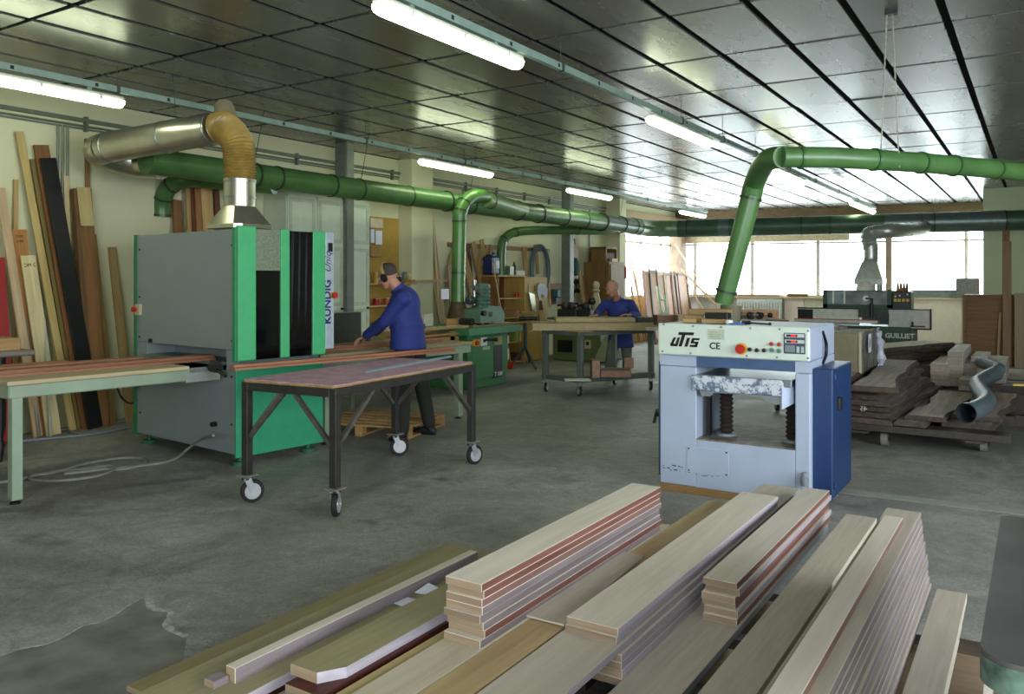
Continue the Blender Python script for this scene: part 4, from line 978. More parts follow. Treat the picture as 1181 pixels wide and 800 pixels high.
solo('glue_cap', 'small round white plastic cap on the planer top beside the black tool', 'cap', MB().lathe([(.022, 0), (.028, .008), (.028, .022), (.02, .03), (0, .03)], (c.x, c.y, ZP), 14), white, (c.x, c.y, ZP))
c = ony(850, 372, YP + .07)
solo('blue_pencil', 'thin blue pencil lying on the planer top', 'pencil', MB().cyl((c.x - .06, c.y, ZP + .006), (c.x + .05, c.y + .02, ZP + .006), .005, seg=6), mat('pencil_blue', '#2a62b4', .5), c)
a = ony(856, 371, YP + .12); b_ = ony(888, 372, YP + .06)
solo('screwdriver', 'black screwdriver lying on the planer top', 'screwdriver', MB().cyl((a.x, a.y, ZP + .012), (a.x + .06, a.y - .01, ZP + .014), .014, seg=8).cyl((a.x + .06, a.y - .01, ZP + .012), (b_.x, b_.y, ZP + .01), .006, seg=6).ball((b_.x, b_.y, ZP + .012), .012, 6), black, (a.x, a.y, ZP))
# ================= waney slabs on a dolly at right =================
def waney(lab, a, b_, w, th, seed, m=None, name='timber_slab'):
    r = random.Random(seed); a = V(a); b_ = V(b_); d = (b_ - a); L = d.length; d.normalize(); s = V((d.y, -d.x, 0)).normalized()
    n = 14; ph = [r.uniform(0, 6.28) for _ in range(4)]; top = []; bot = []
    def e(k, sg):
        u = k / n; return w/2 * (1 + .16*math.sin(5*u + ph[0] + sg) + .09*math.sin(13*u + ph[1 if sg > 0 else 2])) + r.uniform(-.008, .008)
    R = [(d * (L*k/n) + s * e(k, 1), d * (L*k/n) - s * e(k, -1)) for k in range(n + 1)]
    mb = MB(); bowl = [0.006 * math.sin(4*k/n + ph[3]) for k in range(n + 1)]
    rings = []
    for (p, q_), z in zip(R, bowl):
        i = (p - q_).normalized() * min(th * .45, .03)
        rings.append([q_ + V((0,0,z)), q_ - i*.2 + V((0,0,z + th*.5)), q_ + i + V((0,0,z + th)), p - i + V((0,0,z + th)), p + i*.2 + V((0,0,z + th*.5)), p + V((0,0,z))])
    mb.rings(rings); me = mb.mesh(name, [m or oldw, bark], None)
    for p in me.polygons:
        if abs(p.normal.z) < .75: p.material_index = 1
    o = bpy.data.objects.new(name, me); COL.objects.link(o); o.location = a; return tag(o, lab, 'timber')
D0 = .20
t = thing('timber_dolly', 'low dolly on casters carrying the rough slabs at right', 'dolly', (-1.0, 9.6, 0))
dk = wood('dolly_wood', '#2d2620', '#40372e')
wpart('deck', MB().box(-1.9, -.2, 8.35, 8.6, .14, D0).box(-1.9, -.2, 9.6, 9.8, .14, D0).box(-1.9, -.2, 11.0, 11.2, .14, D0).box(-1.5, -1.35, 8.3, 11.2, .12, .14).box(-.55, -.4, 8.3, 11.2, .12, .14), dk, t)
for (x, y) in ((-1.22, 8.42), (-.42, 8.62), (-1.22, 11.0), (-.42, 11.0)):
    w_ = wpart('wheel', MB().cyl((x - .03, y, .06), (x + .03, y, .06), .06, seg=16), mat('grey_wheel', '#6e6a66', .6), t)
    wpart('fork', MB().box(x - .045, x - .035, y - .03, y + .03, .05, .13).box(x + .035, x + .045, y - .03, y + .03, .05, .13).box(x - .045, x + .045, y - .03, y + .03, .12, .13), black, w_)
sl = oldw
names = ['lowest slab', 'second slab up', 'third slab up', 'fourth slab up', 'fifth slab up', 'sixth slab up', 'seventh slab up']
z = D0 + .002
for k in range(6):
    fan = .035 * k
    a = onz(1000 - 2*k + (4 if k % 2 else 0), 503 - 8.6*k, z); a = V((-1.36 - .015*k + (.03 if k % 2 else 0), 8.38 + .03*(k % 3), z)); b_ = V((-.92 - .02*k, 11.1 - .1*k, z))
    b_ = V((a.x + .20 - .05*k*.6, 11.1 - .05*k, z))
    o = waney('rough dark waney-edged %s in the fanned pile next to the planer' % names[k], a, b_, .44 - .012*k, .042, 20 + k)
    if k == 2:
        text('writing', '45', .065, frame((-.02, -.004, .018), (-1, 0, 0), (0, 0, 1)), mat('chalk', '#c9c6be', .9), o); 
    z += .0435 + .012
S2a = onz(1010, 449, z + .02); S2b = onz(1056, 412, z + .02)
waney('broad waney slab on top of the fanned pile, right one of two', (S2a.x, S2a.y, z), (S2b.x - .1, 11.1, z), .36, .05, 41, wood('slab_top', '#8b8178', '#aca199', rough=.85))
waney('broad waney slab on top of the fanned pile, left one beside the planer', (S2a.x - .47, S2a.y + .1, z), (S2b.x - .52, 11.4, z), .42, .055, 42, wood('slab_top', '#8b8178', '#aca199'))
waney('waney slab under the left top slab, mostly hidden by the planer', (S2a.x - .52, S2a.y + .1, z - .05), (S2b.x - .6, 11.3, z - .05), .40, .045, 43)
for k in range(3): waney('rough %s slab of the hidden left pile behind the planer' % ['lower', 'middle', 'upper'][k], (S2a.x - .52, S2a.y + .2, D0 + .002 + .07*k), (S2b.x - .6, 11.2, D0 + .002 + .07*k), .38, .06, 50 + k)
waney('pale smooth waney slab on the dolly between fanned pile and grey pipe', (-.86, 8.45, D0 + .055), (-.80, 10.6, D0 + .055), .36, .045, 61, wood('slab_pale', '#9d938a', '#bcb1a8', rough=.8))
waney('narrow grey slab at the foot of the fanned pile', (-1.02, 8.36, D0 + .004), (-.9, 10.8, D0 + .004), .26, .045, 62)
waney('waney slab with bark edge under the grey pipe, rightmost on the dolly', (-.47, 8.75, D0 + .055), (-.42, 10.7, D0 + .055), .40, .045, 63, wood('slab_pink', '#8d7a70', '#a9968c', rough=.85))
waney('dark slab under the grey pipe slab, lowest at the right of the dolly', (-.5, 8.6, D0 + .004), (-.45, 10.6, D0 + .004), .42, .045, 64)
# grey S-shaped plastic pipe
zg = D0 + .13
t = thing('grey_plastic_pipe', 'grey S-bent plastic pipe with an open end lying on the slabs', 'pipe', onz(1117, 474, .3))
gpts = [onz(1114, 476, .36), onz(1129, 471, .36), onz(1138, 463, .37), onz(1132, 453, .38), onz(1127, 443, .39), onz(1137, 436, .42), onz(1148, 431, .45)]
pp_ = smooth_path(gpts, 6); rads = [.086] * len(pp_); gm = mat('grey_pvc', '#59666f', .45)
wpart('pipe_body', MB().tube(pp_, rads, 18, cap=False), gm, t)
wpart('inner_wall', MB().tube(pp_, [.079] * len(pp_), 18, cap=False), mat('pvc_inside', '#2a3238', .6), t)
wpart('socket', ring_at(pp_[0], pp_[1], 0, .086, .03) if 0 else MB().tube([pp_[0] , pp_[2]], .09, 18, cap=False), gm, t)
wpart('side_stub', MB().tube(smooth_path([gpts[-1] - V((.06,.0,.0)), gpts[-1] + V((.03, .12, .05)), onz(1131, 418, .52)], 5), .07, 14), gm, t)
# squared pale timber behind
def pb_(lab, px, py, zt, w, h, L, m, rz=0., name='timber', base=None, thin=0):
    a = onz(px, py, zt); mb = MB()
    mb.box(0, w, 0, L, -h, 0, .002)
    o = tag(obj(name, mb, m, None, None), lab, 'timber'); o.location = a; o.rotation_euler = (0, 0, rz); return o
pbl = wood('pale_stacked_timber', '#bdb2a8', '#d6cdc6', rough=.75); grt = wood('grey_timber_end', '#857b6e', '#988d7f', rough=.8)
def tstack(desc, px, py, ztop, w, L, n, th, zb_=None, m=pbl, rz=0., jit=.004):
    a = onz(px, py, ztop); z = ztop; r = random.Random(int(px))
    for k in range(n):
        h = th if k < n - 1 or zb_ is None else z - zb_
        mb = MB().box(0, w, 0, L, 0, h - .0008, .001); me = mb.mesh('timber', [m, grt], None)
        for p in me.polygons:
            if p.normal.y < -.8: p.material_index = 1
        o = bpy.data.objects.new('timber', me); COL.objects.link(o); o.location = (a.x + r.uniform(-jit, jit), a.y + r.uniform(-jit, jit), z - h); o.rotation_euler = (0, 0, rz)
        tag(o, ('pale board, %s in the %s' % (ORD[k], desc)) if n > 1 else desc, 'timber'); z -= h
ZD = .22
bz = lambda lab, x0, x1, y0, y1, z1: solo('bearer', lab, 'timber', MB().box(x0, x1, y0, y1, 0, z1, .003), dk, (x0, y0, 0), smooth=None)
# low support platform of cross bearers behind the dolly
a = onz(1093, 405, .74)
tstack('tall narrow stack behind the pale slab', 1093, 405, .66, .17, 1.5, 9, .045, .225)
tstack('grey-ended pile left of the tall narrow stack', 1073, 419, .50, .21, 1.9, 6, .045, .225)
tstack('low stack right of the tall narrow one', 1106, 437, .36, .22, 1.4, 3, .045, .225)
tstack('short stack between tall stack and grey pipe', 1110, 419, .50, .16, 1.4, 6, .045, .225)
tstack('two-board pile topping the back stack at right', 1120, 411, .56, .18, 1.0, 2, .045, None)
tstack('wide back stack behind the grey pipe', 1127, 419, .47, .32, 1.5, 6, .04, .225)
for k, (x0, x1, y0) in enumerate(((-1.35, .35, 10.95 + .3), (-1.35, .35, 12.4), (-1.35, .55, 12.9))):
    bz('%s bearer under the squared timber stacks behind the dolly' % ['near', 'middle', 'far'][k], x0, x1, y0, y0 + .12, .224)
bz('dark bearer under the near ends of the squared timber', -.95, .2, 9.95 + .35, 10.4, .118)
tstack('long pale plank lying on the far side of the timber piles at right', 1060, 413, .46, .14, 1.9, 1, .04, .0)
tstack('second long pale plank beside it at the far side of the timber piles', 1078, 411, .46, .14, 1.9, 1, .04, .0)
tstack('low grey-green beam lying on the floor right of the dolly', 1118, 455, .16, .30, 1.6, 1, .12, .0, grt)
tstack('long plank reaching to the right edge beyond the grey-green beam', 1140, 441, .22, .4, 2.2, 1, .10, .0)
y_ = onz(1160, 443, .42); 
t = thing('spirit_level', 'yellow level with dark end lying across the timber at the right edge', 'level', tuple(y_))
wpart('level_bar', MB().bar(y_ + V((.06, 0, 0)), y_ + V((.9, .25, 0)), .05, .02), yellow, t); wpart('end_cap', MB().bar(y_ - V((.03, .01, 0)), y_ + V((.06, 0, 0)), .055, .024), black, t)
# big stack of slabs further behind, wrapped carton
for k in range(4):
    waney('pale-topped slab, %s of the distant slab pile below the rear moulder' % ORD[k], V((-1.98, 11.6, .62 - .055*k)), V((-1.25, 13.6, .62 - .055*k)), .5, .05, 70 + k, pbl if k == 0 else oldw)
solo('timber', 'dark block carrying the distant slab pile', 'timber', MB().box(-2.15, -1.1, 11.9, 13.3, 0, .453, .01), dk, (-1.6, 12, 0))
Yc = 9.3
a = ony(963, 452, Yc); c_ = ony(993, 382, Yc)
t = thing('wrapped_carton', 'large carton wrapped in clear film standing right behind the planer', 'carton', (a.x, Yc, 0))
x0_ = ony(958, 400, Yc).x; x1_ = ony(990, 400, Yc).x; zt_ = ony(980, 384, Yc).z
cb = MB().box(x0_, x1_, Yc, Yc + .9, .12, zt_, .01); wpart('carton', cb, mat('carton_olive', '#7a7358', .7), t)
e1 = MB().box(x1_, x1_ + .03, Yc - .01, Yc + .92, .14, zt_ + .01, .008); wpart('end_panel', e1, mat('carton_pale', '#b0a790', .7), t)
fm = MB(); rf_ = random.Random(2); n = 22; R1 = []
for k in range(n + 1):
    y = Yc + .95 * k / n; R1.append([V((x1_ + .035 + rf_.uniform(0, .03), y, zq)) for zq in (.2, .5, .8, zt_ - .1, zt_ + .02)] )
for A_, B_ in zip(R1, R1[1:]):
    for p, q_, r_, s_ in zip(A_, B_, B_[1:], A_[1:]): fm._face([fm.bm.verts.new(v) for v in (p, q_, r_, s_)])
wpart('plastic_film', fm, glassy('clear_film', '#d8dce6', .35), t, smooth=None)
wpart('bundled_film', MB().tube(smooth_path([(x1_ + .05, Yc + .93, .3), (x1_ + .08, Yc + .95, .6), (x1_ + .06, Yc + .93, .9), (x1_ + .02, Yc + .92, zt_)], 5), [.04 + .02 * math.sin(k*2.3) for k in range(16)], 8), mat('film_white', '#b9bcc8', .3, vary=.2, scale=30), t)
wpart('label_sheet', MB().box(x1_ + .066, x1_ + .068, Yc + .2, Yc + .38, .78, .98), mat('paper_white', '#dfe0ee'), t); wpart('label_mark', MB().box(x1_ + .068, x1_ + .07, Yc + .26, Yc + .30, .84, .93), mat('blue_ink', '#1c2c5e'), t)
wpart('pallet_base', MB().box(x0_, x1_ + .03, Yc, Yc + .9, 0, .12), dk, t)
# ================= rear moulder (dark green) =================
YG = 15.6
def fb(mb, px0, px1, py0, py1, Y, D, bev=0., clampz=None):
    c = (px0 + px1) / 2; a = ony(px0, py1, Y); b_ = ony(px1, py0, Y); 
    zb_ = ony(c, py1, Y).z; zt_ = ony(c, py0, Y).z
    if clampz is not None: zb_ = max(0, zb_) if clampz else 0
    mb.box(a.x, b_.x, Y, Y + D, zb_, zt_, bev); return mb
dg = mat('moulder_dark_green', '#2a4a38', .5, vary=.1); lgp = mat('moulder_pale_panel', '#c2c4bc', .5)
t = thing('rear_moulding_machine', 'dark green moulding machine with glazed hood and pale side panels before the far window', 'machine', (ony(1000, 400, YG).x, YG, 0))
wpart('base', fb(MB(), 966, 1050, 376, 430, YG, 1.0, .01, False), dg, t)
hd = wpart('hood', fb(fb(fb(fb(MB(), 949, 1028, 335, 355, YG + .06, .8), 949, 954, 334, 355, YG, .1), 1023, 1028, 334, 355, YG, .1), 949, 1028, 351, 356, YG, .1), dg, t, label='dark green hood frame')
wpart('hood_window', fb(MB(), 954, 1023, 336, 351, YG + .03, .02), mat('hood_glass', '#8e9aa0', .12, .3, vary=.6, scale=3), hd)
for p in (960, 973): wpart('frame_bar', fb(MB(), p, p + 1.6, 335, 350, YG + .01, .02), white, hd)
c = ony(999, 344, YG); wpart('round_knob', MB().cyl((c.x, YG - .03, c.z), (c.x, YG + .03, c.z), .05), white, hd)
wpart('bent_arm', MB().tube([(c.x, YG - .05, c.z), (c.x + .1, YG - .05, c.z), (c.x + .1, YG - .05, c.z - .2)], .018, 6), black, hd)
cb = wpart('control_box', fb(MB(), 1029, 1050.5, 336, 356.5, YG - .04, .4, .01), mat('box_dark', '#1c2522', .4), t)
for p in (1032.5, 1037, 1041.8, 1046.6): wpart('push_button', fb(MB(), p - 1.6, p + 1.6, 344.5, 347.8, YG - .055, .02), yellow, cb)
for p, q_, m in ((1032.5, 339.5, red), (1032.5, 341.8, white), (1037.5, 341, white), (1046.6, 339.5, white)): wpart('indicator', fb(MB(), p - .8, p + .8, q_ - .8, q_ + .8, YG - .055, .02), m, cb)
wpart('side_panel', fb(MB(), 920, 991, 356, 374, YG - .02, .05), lgp, t, label='pale left panel'); wpart('dark_square', fb(MB(), 920, 937.5, 356.5, 367, YG - .03, .02), black, t)
wpart('trim_bar', fb(MB(), 919.5, 992, 354.6, 356, YG - .04, .06), black, t)
wpart('infeed_table', fb(MB(), 916, 1012, 368.8, 371.6, YG - .35, .35), mat('table_pale', '#b9bfc2', .4, .3), t); wpart('red_edge', fb(MB(), 916, 1012, 367.8, 368.8, YG - .3, .03), red, t)
wpart('cutter_block', fb(fb(fb(MB(), 990, 1024, 356, 366, YG - .1, .3), 994, 1010, 363, 372, YG - .12, .2), 1005, 1025, 360, 374, YG - .06, .2), mat('cutter_dark', '#38403c', .5, .4, vary=.4, scale=20), t)
wpart('clamp_arm', MB().tube([tuple(ony(1005, 350, YG - .15)), tuple(ony(1005, 366, YG - .15))], .03, 8), black, t)
wpart('door_panel', fb(MB(), 1024, 1053, 357, 377, YG - .06, .05), mat('door_grey', '#aeb2ae', .5), t); wpart('door_panel', fb(MB(), 1053, 1072.5, 357.5, 379, YG - .05, .03), mat('door_clear', '#b9b7b0', .4), t)
fr = MB(); fb(fr, 1024, 1074, 356, 357.3, YG - .08, .06); fb(fr, 1072.3, 1074.3, 356, 380, YG - .08, .06); fb(fr, 1051, 1074, 378.6, 380.4, YG - .08, .06)
wpart('panel_frame', fr, black, t); wpart('lever', fb(fb(MB(), 1050, 1067, 375.6, 377, YG - .15, .03), 1051, 1053.5, 371, 377, YG - .15, .03), black, t)
c = ony(1037.5, 387.5, YG - .012); text('lettering', 'GUILLIET', .115, frame((c.x, YG - .004, c.z), (1, 0, 0), (0, 0, 1)), mat('letter_silver', '#b9c0b8', .5), t, offset=.004, world=True)
wpart('motor_dome', MB().ball(tuple(ony(998, 334, YG + .3)), .16, 8), mat('dome_cream', '#cfccc0', .5), t)
for k, p in enumerate((1036, 1039.5, 1043, 1046.5)):
    c = ony(p, 335, YG + .15); zt0 = ony(1040, 336, YG - .04).z
    solo('cutter_block', ['wooden-brown cutter standing on the control box, leftmost', 'second small brown cutter on the control box', 'third small brown cutter on the control box', 'rightmost brown cutter on the control box'][k], 'tool', MB().cyl((c.x, YG + .1, zt0), (c.x, YG + .1, zt0 + .14), .026, .02, seg=8), brownz, (c.x, YG + .1, zt0))
# ================= far end: sheets, radiator, cupboard, sill bits =================
farm = mat('pink_white_sheet', '#f0ddd4', .8, vary=.04)
def farpanel(name, lab, cat, px0, px1, py0, m, out=.12, th=.03, zb=0.):
    def at(px):
        d = ray(px, 300); tt = (22.4 - out + .147 * 8.7) / (d.y - .147 * d.x); return V((d.x * tt, d.y * tt, 0))
    a = at(px0); b_ = at(px1); zt = HC - (py0 - Y0) * (YAWF(a)) / F; n = V((.145, -.99, 0)) * th
    mb = MB().hexa([a + n + V((0,0,zb)), b_ + n + V((0,0,zb)), b_ + V((0,0,zb)), a + V((0,0,zb)), a + n + V((0,0,zt)), b_ + n + V((0,0,zt)), b_ + V((0,0,zt)), a + V((0,0,zt))])
    return solo(name, lab, cat, mb, m, a, smooth=None)
def YAWF(p): return -math.sin(YAW) * p.x + math.cos(YAW) * p.y
farpanel('white_sheet', 'pale pinkish sheet standing against the far wall right of the rear moulder', 'sheet', 1048, 1109, 343, farm)
farpanel('white_sheet', 'whitish sheet standing against the far wall left of the rear moulder, nearest it', 'sheet', 928, 962, 341, mat('sheet_cream', '#d5cdb6', .8))
farpanel('white_sheet', 'whitish sheet second to the left from the rear moulder on the far wall', 'sheet', 905, 927, 341, farm)
farpanel('white_sheet', 'greyish white sheet in the far left corner behind the planer pipe', 'sheet', 806, 838, 339, mat('sheet_grey', '#c7c5c0', .8))
o = farpanel('radiator', 'white ribbed radiator on the far wall behind the arching pipe foot', 'radiator', 850, 902, 344, white, .2, .06, .25)
for k in range(16):
    px = 851.5 + k * 3.2
    d = ray(px, 300); tt = (22.4 - .28 + .147 * 8.7) / (d.y - .147 * d.x); a = V((d.x*tt, d.y*tt, 0))
    q_ = obj('rib', MB().box(a.x - .02, a.x + .02, a.y - .03, a.y, .3, .98), white, o); q_.location = -o.location
solo('timber', 'reddish timber lying low along the far wall beside the rear moulder', 'timber', MB().box(onz(1052, 404).x, onz(1110, 404).x, 19.3, 19.5, 0, .14), mat('red_timber', '#a05a3a', .7), (-2, 19.3, 0))
def sillthing(lab, px0, px1, h, m, name='offcut'):
    a = V(((k[801]) , 0, 0)); d0 = ray(px0, 300); t0 = (22.2 + .147*8.7) / (d0.y - .147*d0.x); d1 = ray(px1, 300); t1 = (22.2 + .147*8.7) / (d1.y - .147*d1.x)
    A_ = V((d0.x*t0, d0.y*t0, ZS)); B_ = V((d1.x*t1, d1.y*t1, ZS)); solo(name, lab, 'wood', MB().bar(A_ + V((0,0,h/2 + .001)), B_ + V((0,0,h/2 + .001)), .12, h), m, A_, smooth=None)
k = {801: -8.6}
sillthing('dark rounded stick lying on the far window sill, left of the hood', 908, 932, .08, brownz)
sillthing('long grey board stack on the far window sill, right of the brown post', 1050, 1108, .2, greyp)
sillthing('pale plank on the far window sill left of the arching pipe', 846, 900, .05, tan)
solo('dark_box', 'dark speckled box in the far window at the right partition', 'box', MB().box(-1.72, -1.22, 23.0, 23.25, ZS, 1.62), mat('speckled_dark', '#75706e', .8, vary=.4, scale=20), (-1.5, 23, ZS))
# brown chest and tall boards at the partition
YR = 17.6
t = thing('brown_chest', 'brown wooden box standing against the right partition behind the timber piles', 'chest', (ony(1137, 400, YR).x, YR, 0))
brn = wood('chest_wood', '#7a5530', '#8f683e', axis=0, vary=.02)
wpart('carcass', fb(MB(), 1113, 1172, 346, 420, YR, .8, 0, False), brn, t); wpart('rim', fb(MB(), 1110.5, 1173, 340, 346, YR - .05, .9), wood('chest_rim', '#6b4a2a', '#7a5733', axis=0), t); wpart('post', fb(MB(), 1110.5, 1114, 346, 420, YR - .05, .1, 0, False), brn, t)
def fl(lab, px0, px1, py0, Y, m, th=.03, lean_=.0, px_b=None, name='board'):
    a0 = ony(px0, py0, Y); a1 = ony(px1, py0, Y); w = a1.x - a0.x; zt = a0.z; dxb = 0 if px_b is None else ony(px_b, 400, Y - lean_).x - a0.x
    b0 = V((a0.x + dxb, Y - lean_, 0)); P = [b0, b0 + V((w,0,0)), b0 + V((w, th, 0)), b0 + V((0, th, 0)), V((a0.x, Y, zt)), V((a1.x, Y, zt)), V((a1.x, Y + th, zt)), V((a0.x, Y + th, zt))]
    return solo(name, lab, 'board', MB().hexa(P, .002), m, (b0.x, b0.y, 0), smooth=None)
fl('tallest narrow dark-brown board standing before the brown chest at right', 1156, 1164.5, 266, 17.48, brownz)
fl('slightly shorter light-brown board standing right in front of the tallest one', 1156.5, 1166.5, 278, 17.4, wood('mid_brown_upright', '#8a6b4a', '#9d7d59', axis=2))
fl('wide greyish-tan board standing at the right edge of the picture', 1170, 1195, 338, 17.2, wood('greytan_upright', '#8e7c66', '#a08e77', axis=2))
fl('slim board leaning on the brown chest, left of the tall boards', 1152, 1155, 360, 17.54, tanz, .02, .12, 1149)
# ================= workbenches, cupboards and tools in the middle =================
def xb_(mb, px0, px1, py0, py1, X, D, floor=False, bev=0.):
    """box whose front lies in the plane x=X facing the room and goes D back to the wall"""
    a = onx(px0, 300, X).y; b_ = onx(px1, 300, X).y; c = (px0 + px1) / 2; z1 = onx(c, py0, X).z; z0 = 0 if floor else onx(c, py1, X).z
    return mb.box(X - D, X, a, b_, z0, z1, bev)
# white panelled cupboard behind the sander
cw = mat('cupboard_white', '#c5d0bb', .6, vary=.04)
t = thing('white_cupboard', 'tall white panelled cupboard against the wall behind the steel column', 'cupboard', (-8.45, 7.9, 0))
ya = onx(331, 300, -8.25).y; yb = onx(427, 300, -8.25).y
wpart('carcass', MB().box(-8.69, -8.27, ya, yb, 0, 2.72), cw, t)
n = 3
for i in range(n):
    y0_ = ya + (yb - ya) * i / n + .015; y1_ = ya + (yb - ya) * (i + 1) / n - .015
    d_ = wpart('door', MB().box(-8.27, -8.25, y0_, y1_, .05, 2.7, .003), cw, t)
    for z0, z1 in ((.15, 1.15), (1.2, 2.02), (2.08, 2.65)):
        f_ = MB().box(-8.25, -8.242, y0_ + .02, y0_ + .07, z0, z1).box(-8.25, -8.242, y1_ - .07, y1_ - .02, z0, z1).box(-8.25, -8.242, y0_ + .07, y1_ - .07, z1 - .05, z1).box(-8.25, -8.242, y0_ + .07, y1_ - .07, z0, z0 + .05)
        wpart('panel_moulding', f_, mat('moulding_white', '#b0bca6', .6), d_)
    wpart('knob', MB().cyl((-8.25, y1_ - .05, 1.16), (-8.22, y1_ - .05, 1.16), .018, seg=10), black, d_)
# ochre shelving with paint pots
t = thing('shelving_unit', 'ochre wooden shelving with pots and boxes behind the ear-protected workman', 'shelves', (-8.5, 9.8, 0))
ya = 9.02; yb = 10.19
wpart('back_board', MB().box(-8.695, -8.68, ya, yb, 0, 2.55), mat('ochre_back', '#a98a3e', .7, vary=.06), t)
sz = [.35, .8, 1.19, 1.52]
for z in sz: wpart('shelf', MB().box(-8.68, -8.3, ya, yb, z - .025, z), tan, t)
wpart('side_panel', MB().box(-8.68, -8.3, ya - .02, ya, 0, 2.3), ochre, t)
r = random.Random(9); cols = [('red', '#a01f16'), ('white', '#cfcfc4'), ('orange', '#b0562a'), ('dark', '#2a2a28'), ('grey', '#70736c'), ('yellow', '#b59a35')]
k_ = 0
place = ['at the left', 'second from left', 'third from left', 'fourth from left', 'at the right end']
for si, z in enumerate(sz):
    for j in range(5):
        nm, hx = cols[(si * 3 + j * 2) % 6] if not (si == 3 and j == 0) else cols[1]
        y = 9.14 + j * .235; rr = r.uniform(.05, .075); h = r.uniform(.10, .17)
        if si == 2: h = .09; nm, hx = ('red', '#a01f16') if j % 2 else ('orange', '#b0562a')
        c = (-8.42, y, z); tt = thing('paint_pot', '%s paint pot %s of the %s shelf behind the workman' % (nm, place[j], ['lowest', 'second-lowest', 'middle', 'highest'][si]), 'pot', c)
        obj('can', MB().lathe([(rr*.96, 0), (rr, .01), (rr, h - .01), (rr*1.03, h)], (0,0,0), 14), mat('pot_' + nm, hx, .4), tt); obj('lid', MB().lathe([(rr*.98, h), (rr*.98, h + .006), (rr*.8, h + .008), (rr*.8, h + .002)], (0,0,0), 14), steel, tt)
def xsolo(name, lab, cat, px0, px1, py0, py1, X, D, m, floor=False, bev=.004): return solo(name, lab, cat, xb_(MB(), px0, px1, py0, py1, X, D, floor, bev), m, (X - D/2, onx((px0+px1)/2, 300, X).y, onx((px0+px1)/2, py1, X).z if not floor else 0), smooth=None)
xsolo('carton', 'pale carton fixed high on the ochre back board, upper one', 'box', 427.5, 442, 252, 263, -8.4, .27, mat('carton_buff', '#b6ab94', .8))
xsolo('paper_sheet', 'white sheet of paper hanging below the high carton, left one', 'paper', 428, 432, 264, 280, -8.5, .01, mat('paper_white', '#dfe0ee'))
xsolo('paper_sheet', 'white sheet of paper hanging below the high carton, right one', 'paper', 433.5, 441, 266, 282, -8.5, .01, mat('paper_white', '#dfe0ee'))
xsolo('carton', 'brown card box below the hanging papers on the ochre back board', 'box', 428, 440, 284, 296, -8.5, .18, mat('card_brown', '#9c7a44', .8))
cj = onx(467, 315, -8.25); solo('glass_jar', 'small grey-green jar on the bracket shelf beside the workman', 'jar', MB().lathe([(.045, 0), (.05, .01), (.05, .09), (.035, .11), (.04, .12)], (-8.25, cj.y, 1.57), 14), mat('jar_green', '#6f7462', .3), (-8.25, cj.y, 1.57))
solo('bracket_shelf', 'short tan bracket shelf on the pier right of the workman', 'shelf', MB().box(-8.42, -8.1, 9.9, 10.74, 1.545, 1.57), tan, (-8.3, 10.3, 1.55))
# boards beside the downpipe
lean('slim dark-green strip leaning left of the green downpipe, in the corner of the pier', (498, 428), (490, 320), .10, .02, mat('grey_green_sheet', '#66705a', .7), xoff=.05)
lean('tall tan board leaning left of the green downpipe', (516, 428), (496, 240), .13, .025, tanz, xoff=.04)
lean('broad tan board leaning in front of the tall one at the green downpipe', (520, 428), (500, 307), .2, .025, tanz, xoff=.12)
lean('narrow pale batten just left of the green downpipe', (510, 428), (499, 240), .03, .02, palez, xoff=.08)
lean('pinkish tan stepped board standing right of the green downpipe', (528, 430), (521, 306), .24, .03, wood('pinktan', '#a08868', '#b39a79', axis=2), xoff=.12)
# hanging template boards on the rail
solo('hanging_rail', 'brown wooden rail on the wall holding the curved templates', 'rail', xb_(MB(), 517, 603, 282, 287, XL + .03, .025), brownz, (XL, 12, 2.2), smooth=None)
def template(lab, pts, w, th, out, m):
    P = [onx(px, py, XL + out) for px, py in pts]; P = smooth_path(P, 5); mb = MB(); R = []
    for i, p in enumerate(P):
        d = (P[min(i+1, len(P)-1)] - P[max(i-1, 0)]).normalized(); s = V((0, -d.z, d.y)); s = s.normalized() if s.length > .01 else V((0,1,0)); s *= w/2
        if s.y < 0: s = -s
        R.append([p - s, p + s, p + s + V((th,0,0)), p - s + V((th,0,0))])
    return solo('wood_template', lab, 'template', mb.rings(R), m, P[-1], group='curved wooden templates hung on the wall', smooth=None)
tp = [('curved wooden template, leftmost right of the downpipe', [(523, 281), (523, 292), (519, 300), (520, 330), (522, 345)], .07),
 ('curved wooden template, second right of the downpipe', [(529, 281), (527, 295), (530, 315), (534, 345)], .08),
 ('broad straight template leaning right, third from the downpipe', [(532, 283), (536, 300), (542, 325), (548, 350)], .13),
 ('dark narrow template behind the broad straight one', [(538, 281), (541, 300), (543, 330), (546, 350)], .07),
 ('long template leaning steeply, fifth from the downpipe', [(545, 279), (549, 300), (555, 325), (560, 350)], .11),
 ('tallest template with a drilled head, sixth from the downpipe', [(555, 276), (556, 290), (553, 305), (556, 330), (560, 352)], .09),
 ('wavy template, seventh from the downpipe', [(562, 283), (562, 296), (558, 310), (562, 335), (566, 352)], .08),
 ('wavy template with a bulge, rightmost of the row', [(566, 282), (565, 300), (560, 314), (566, 335), (569, 356)], .07)]
for k, (lab, pts, w) in enumerate(tp): template(lab, pts, w * 1.25, .022, .06 + .026 * (k % 3), [tanz, brownz, tanz, darkz, tanz, tanz, tanz, wood('olive_upright', '#6f602e', '#80703a')][k])
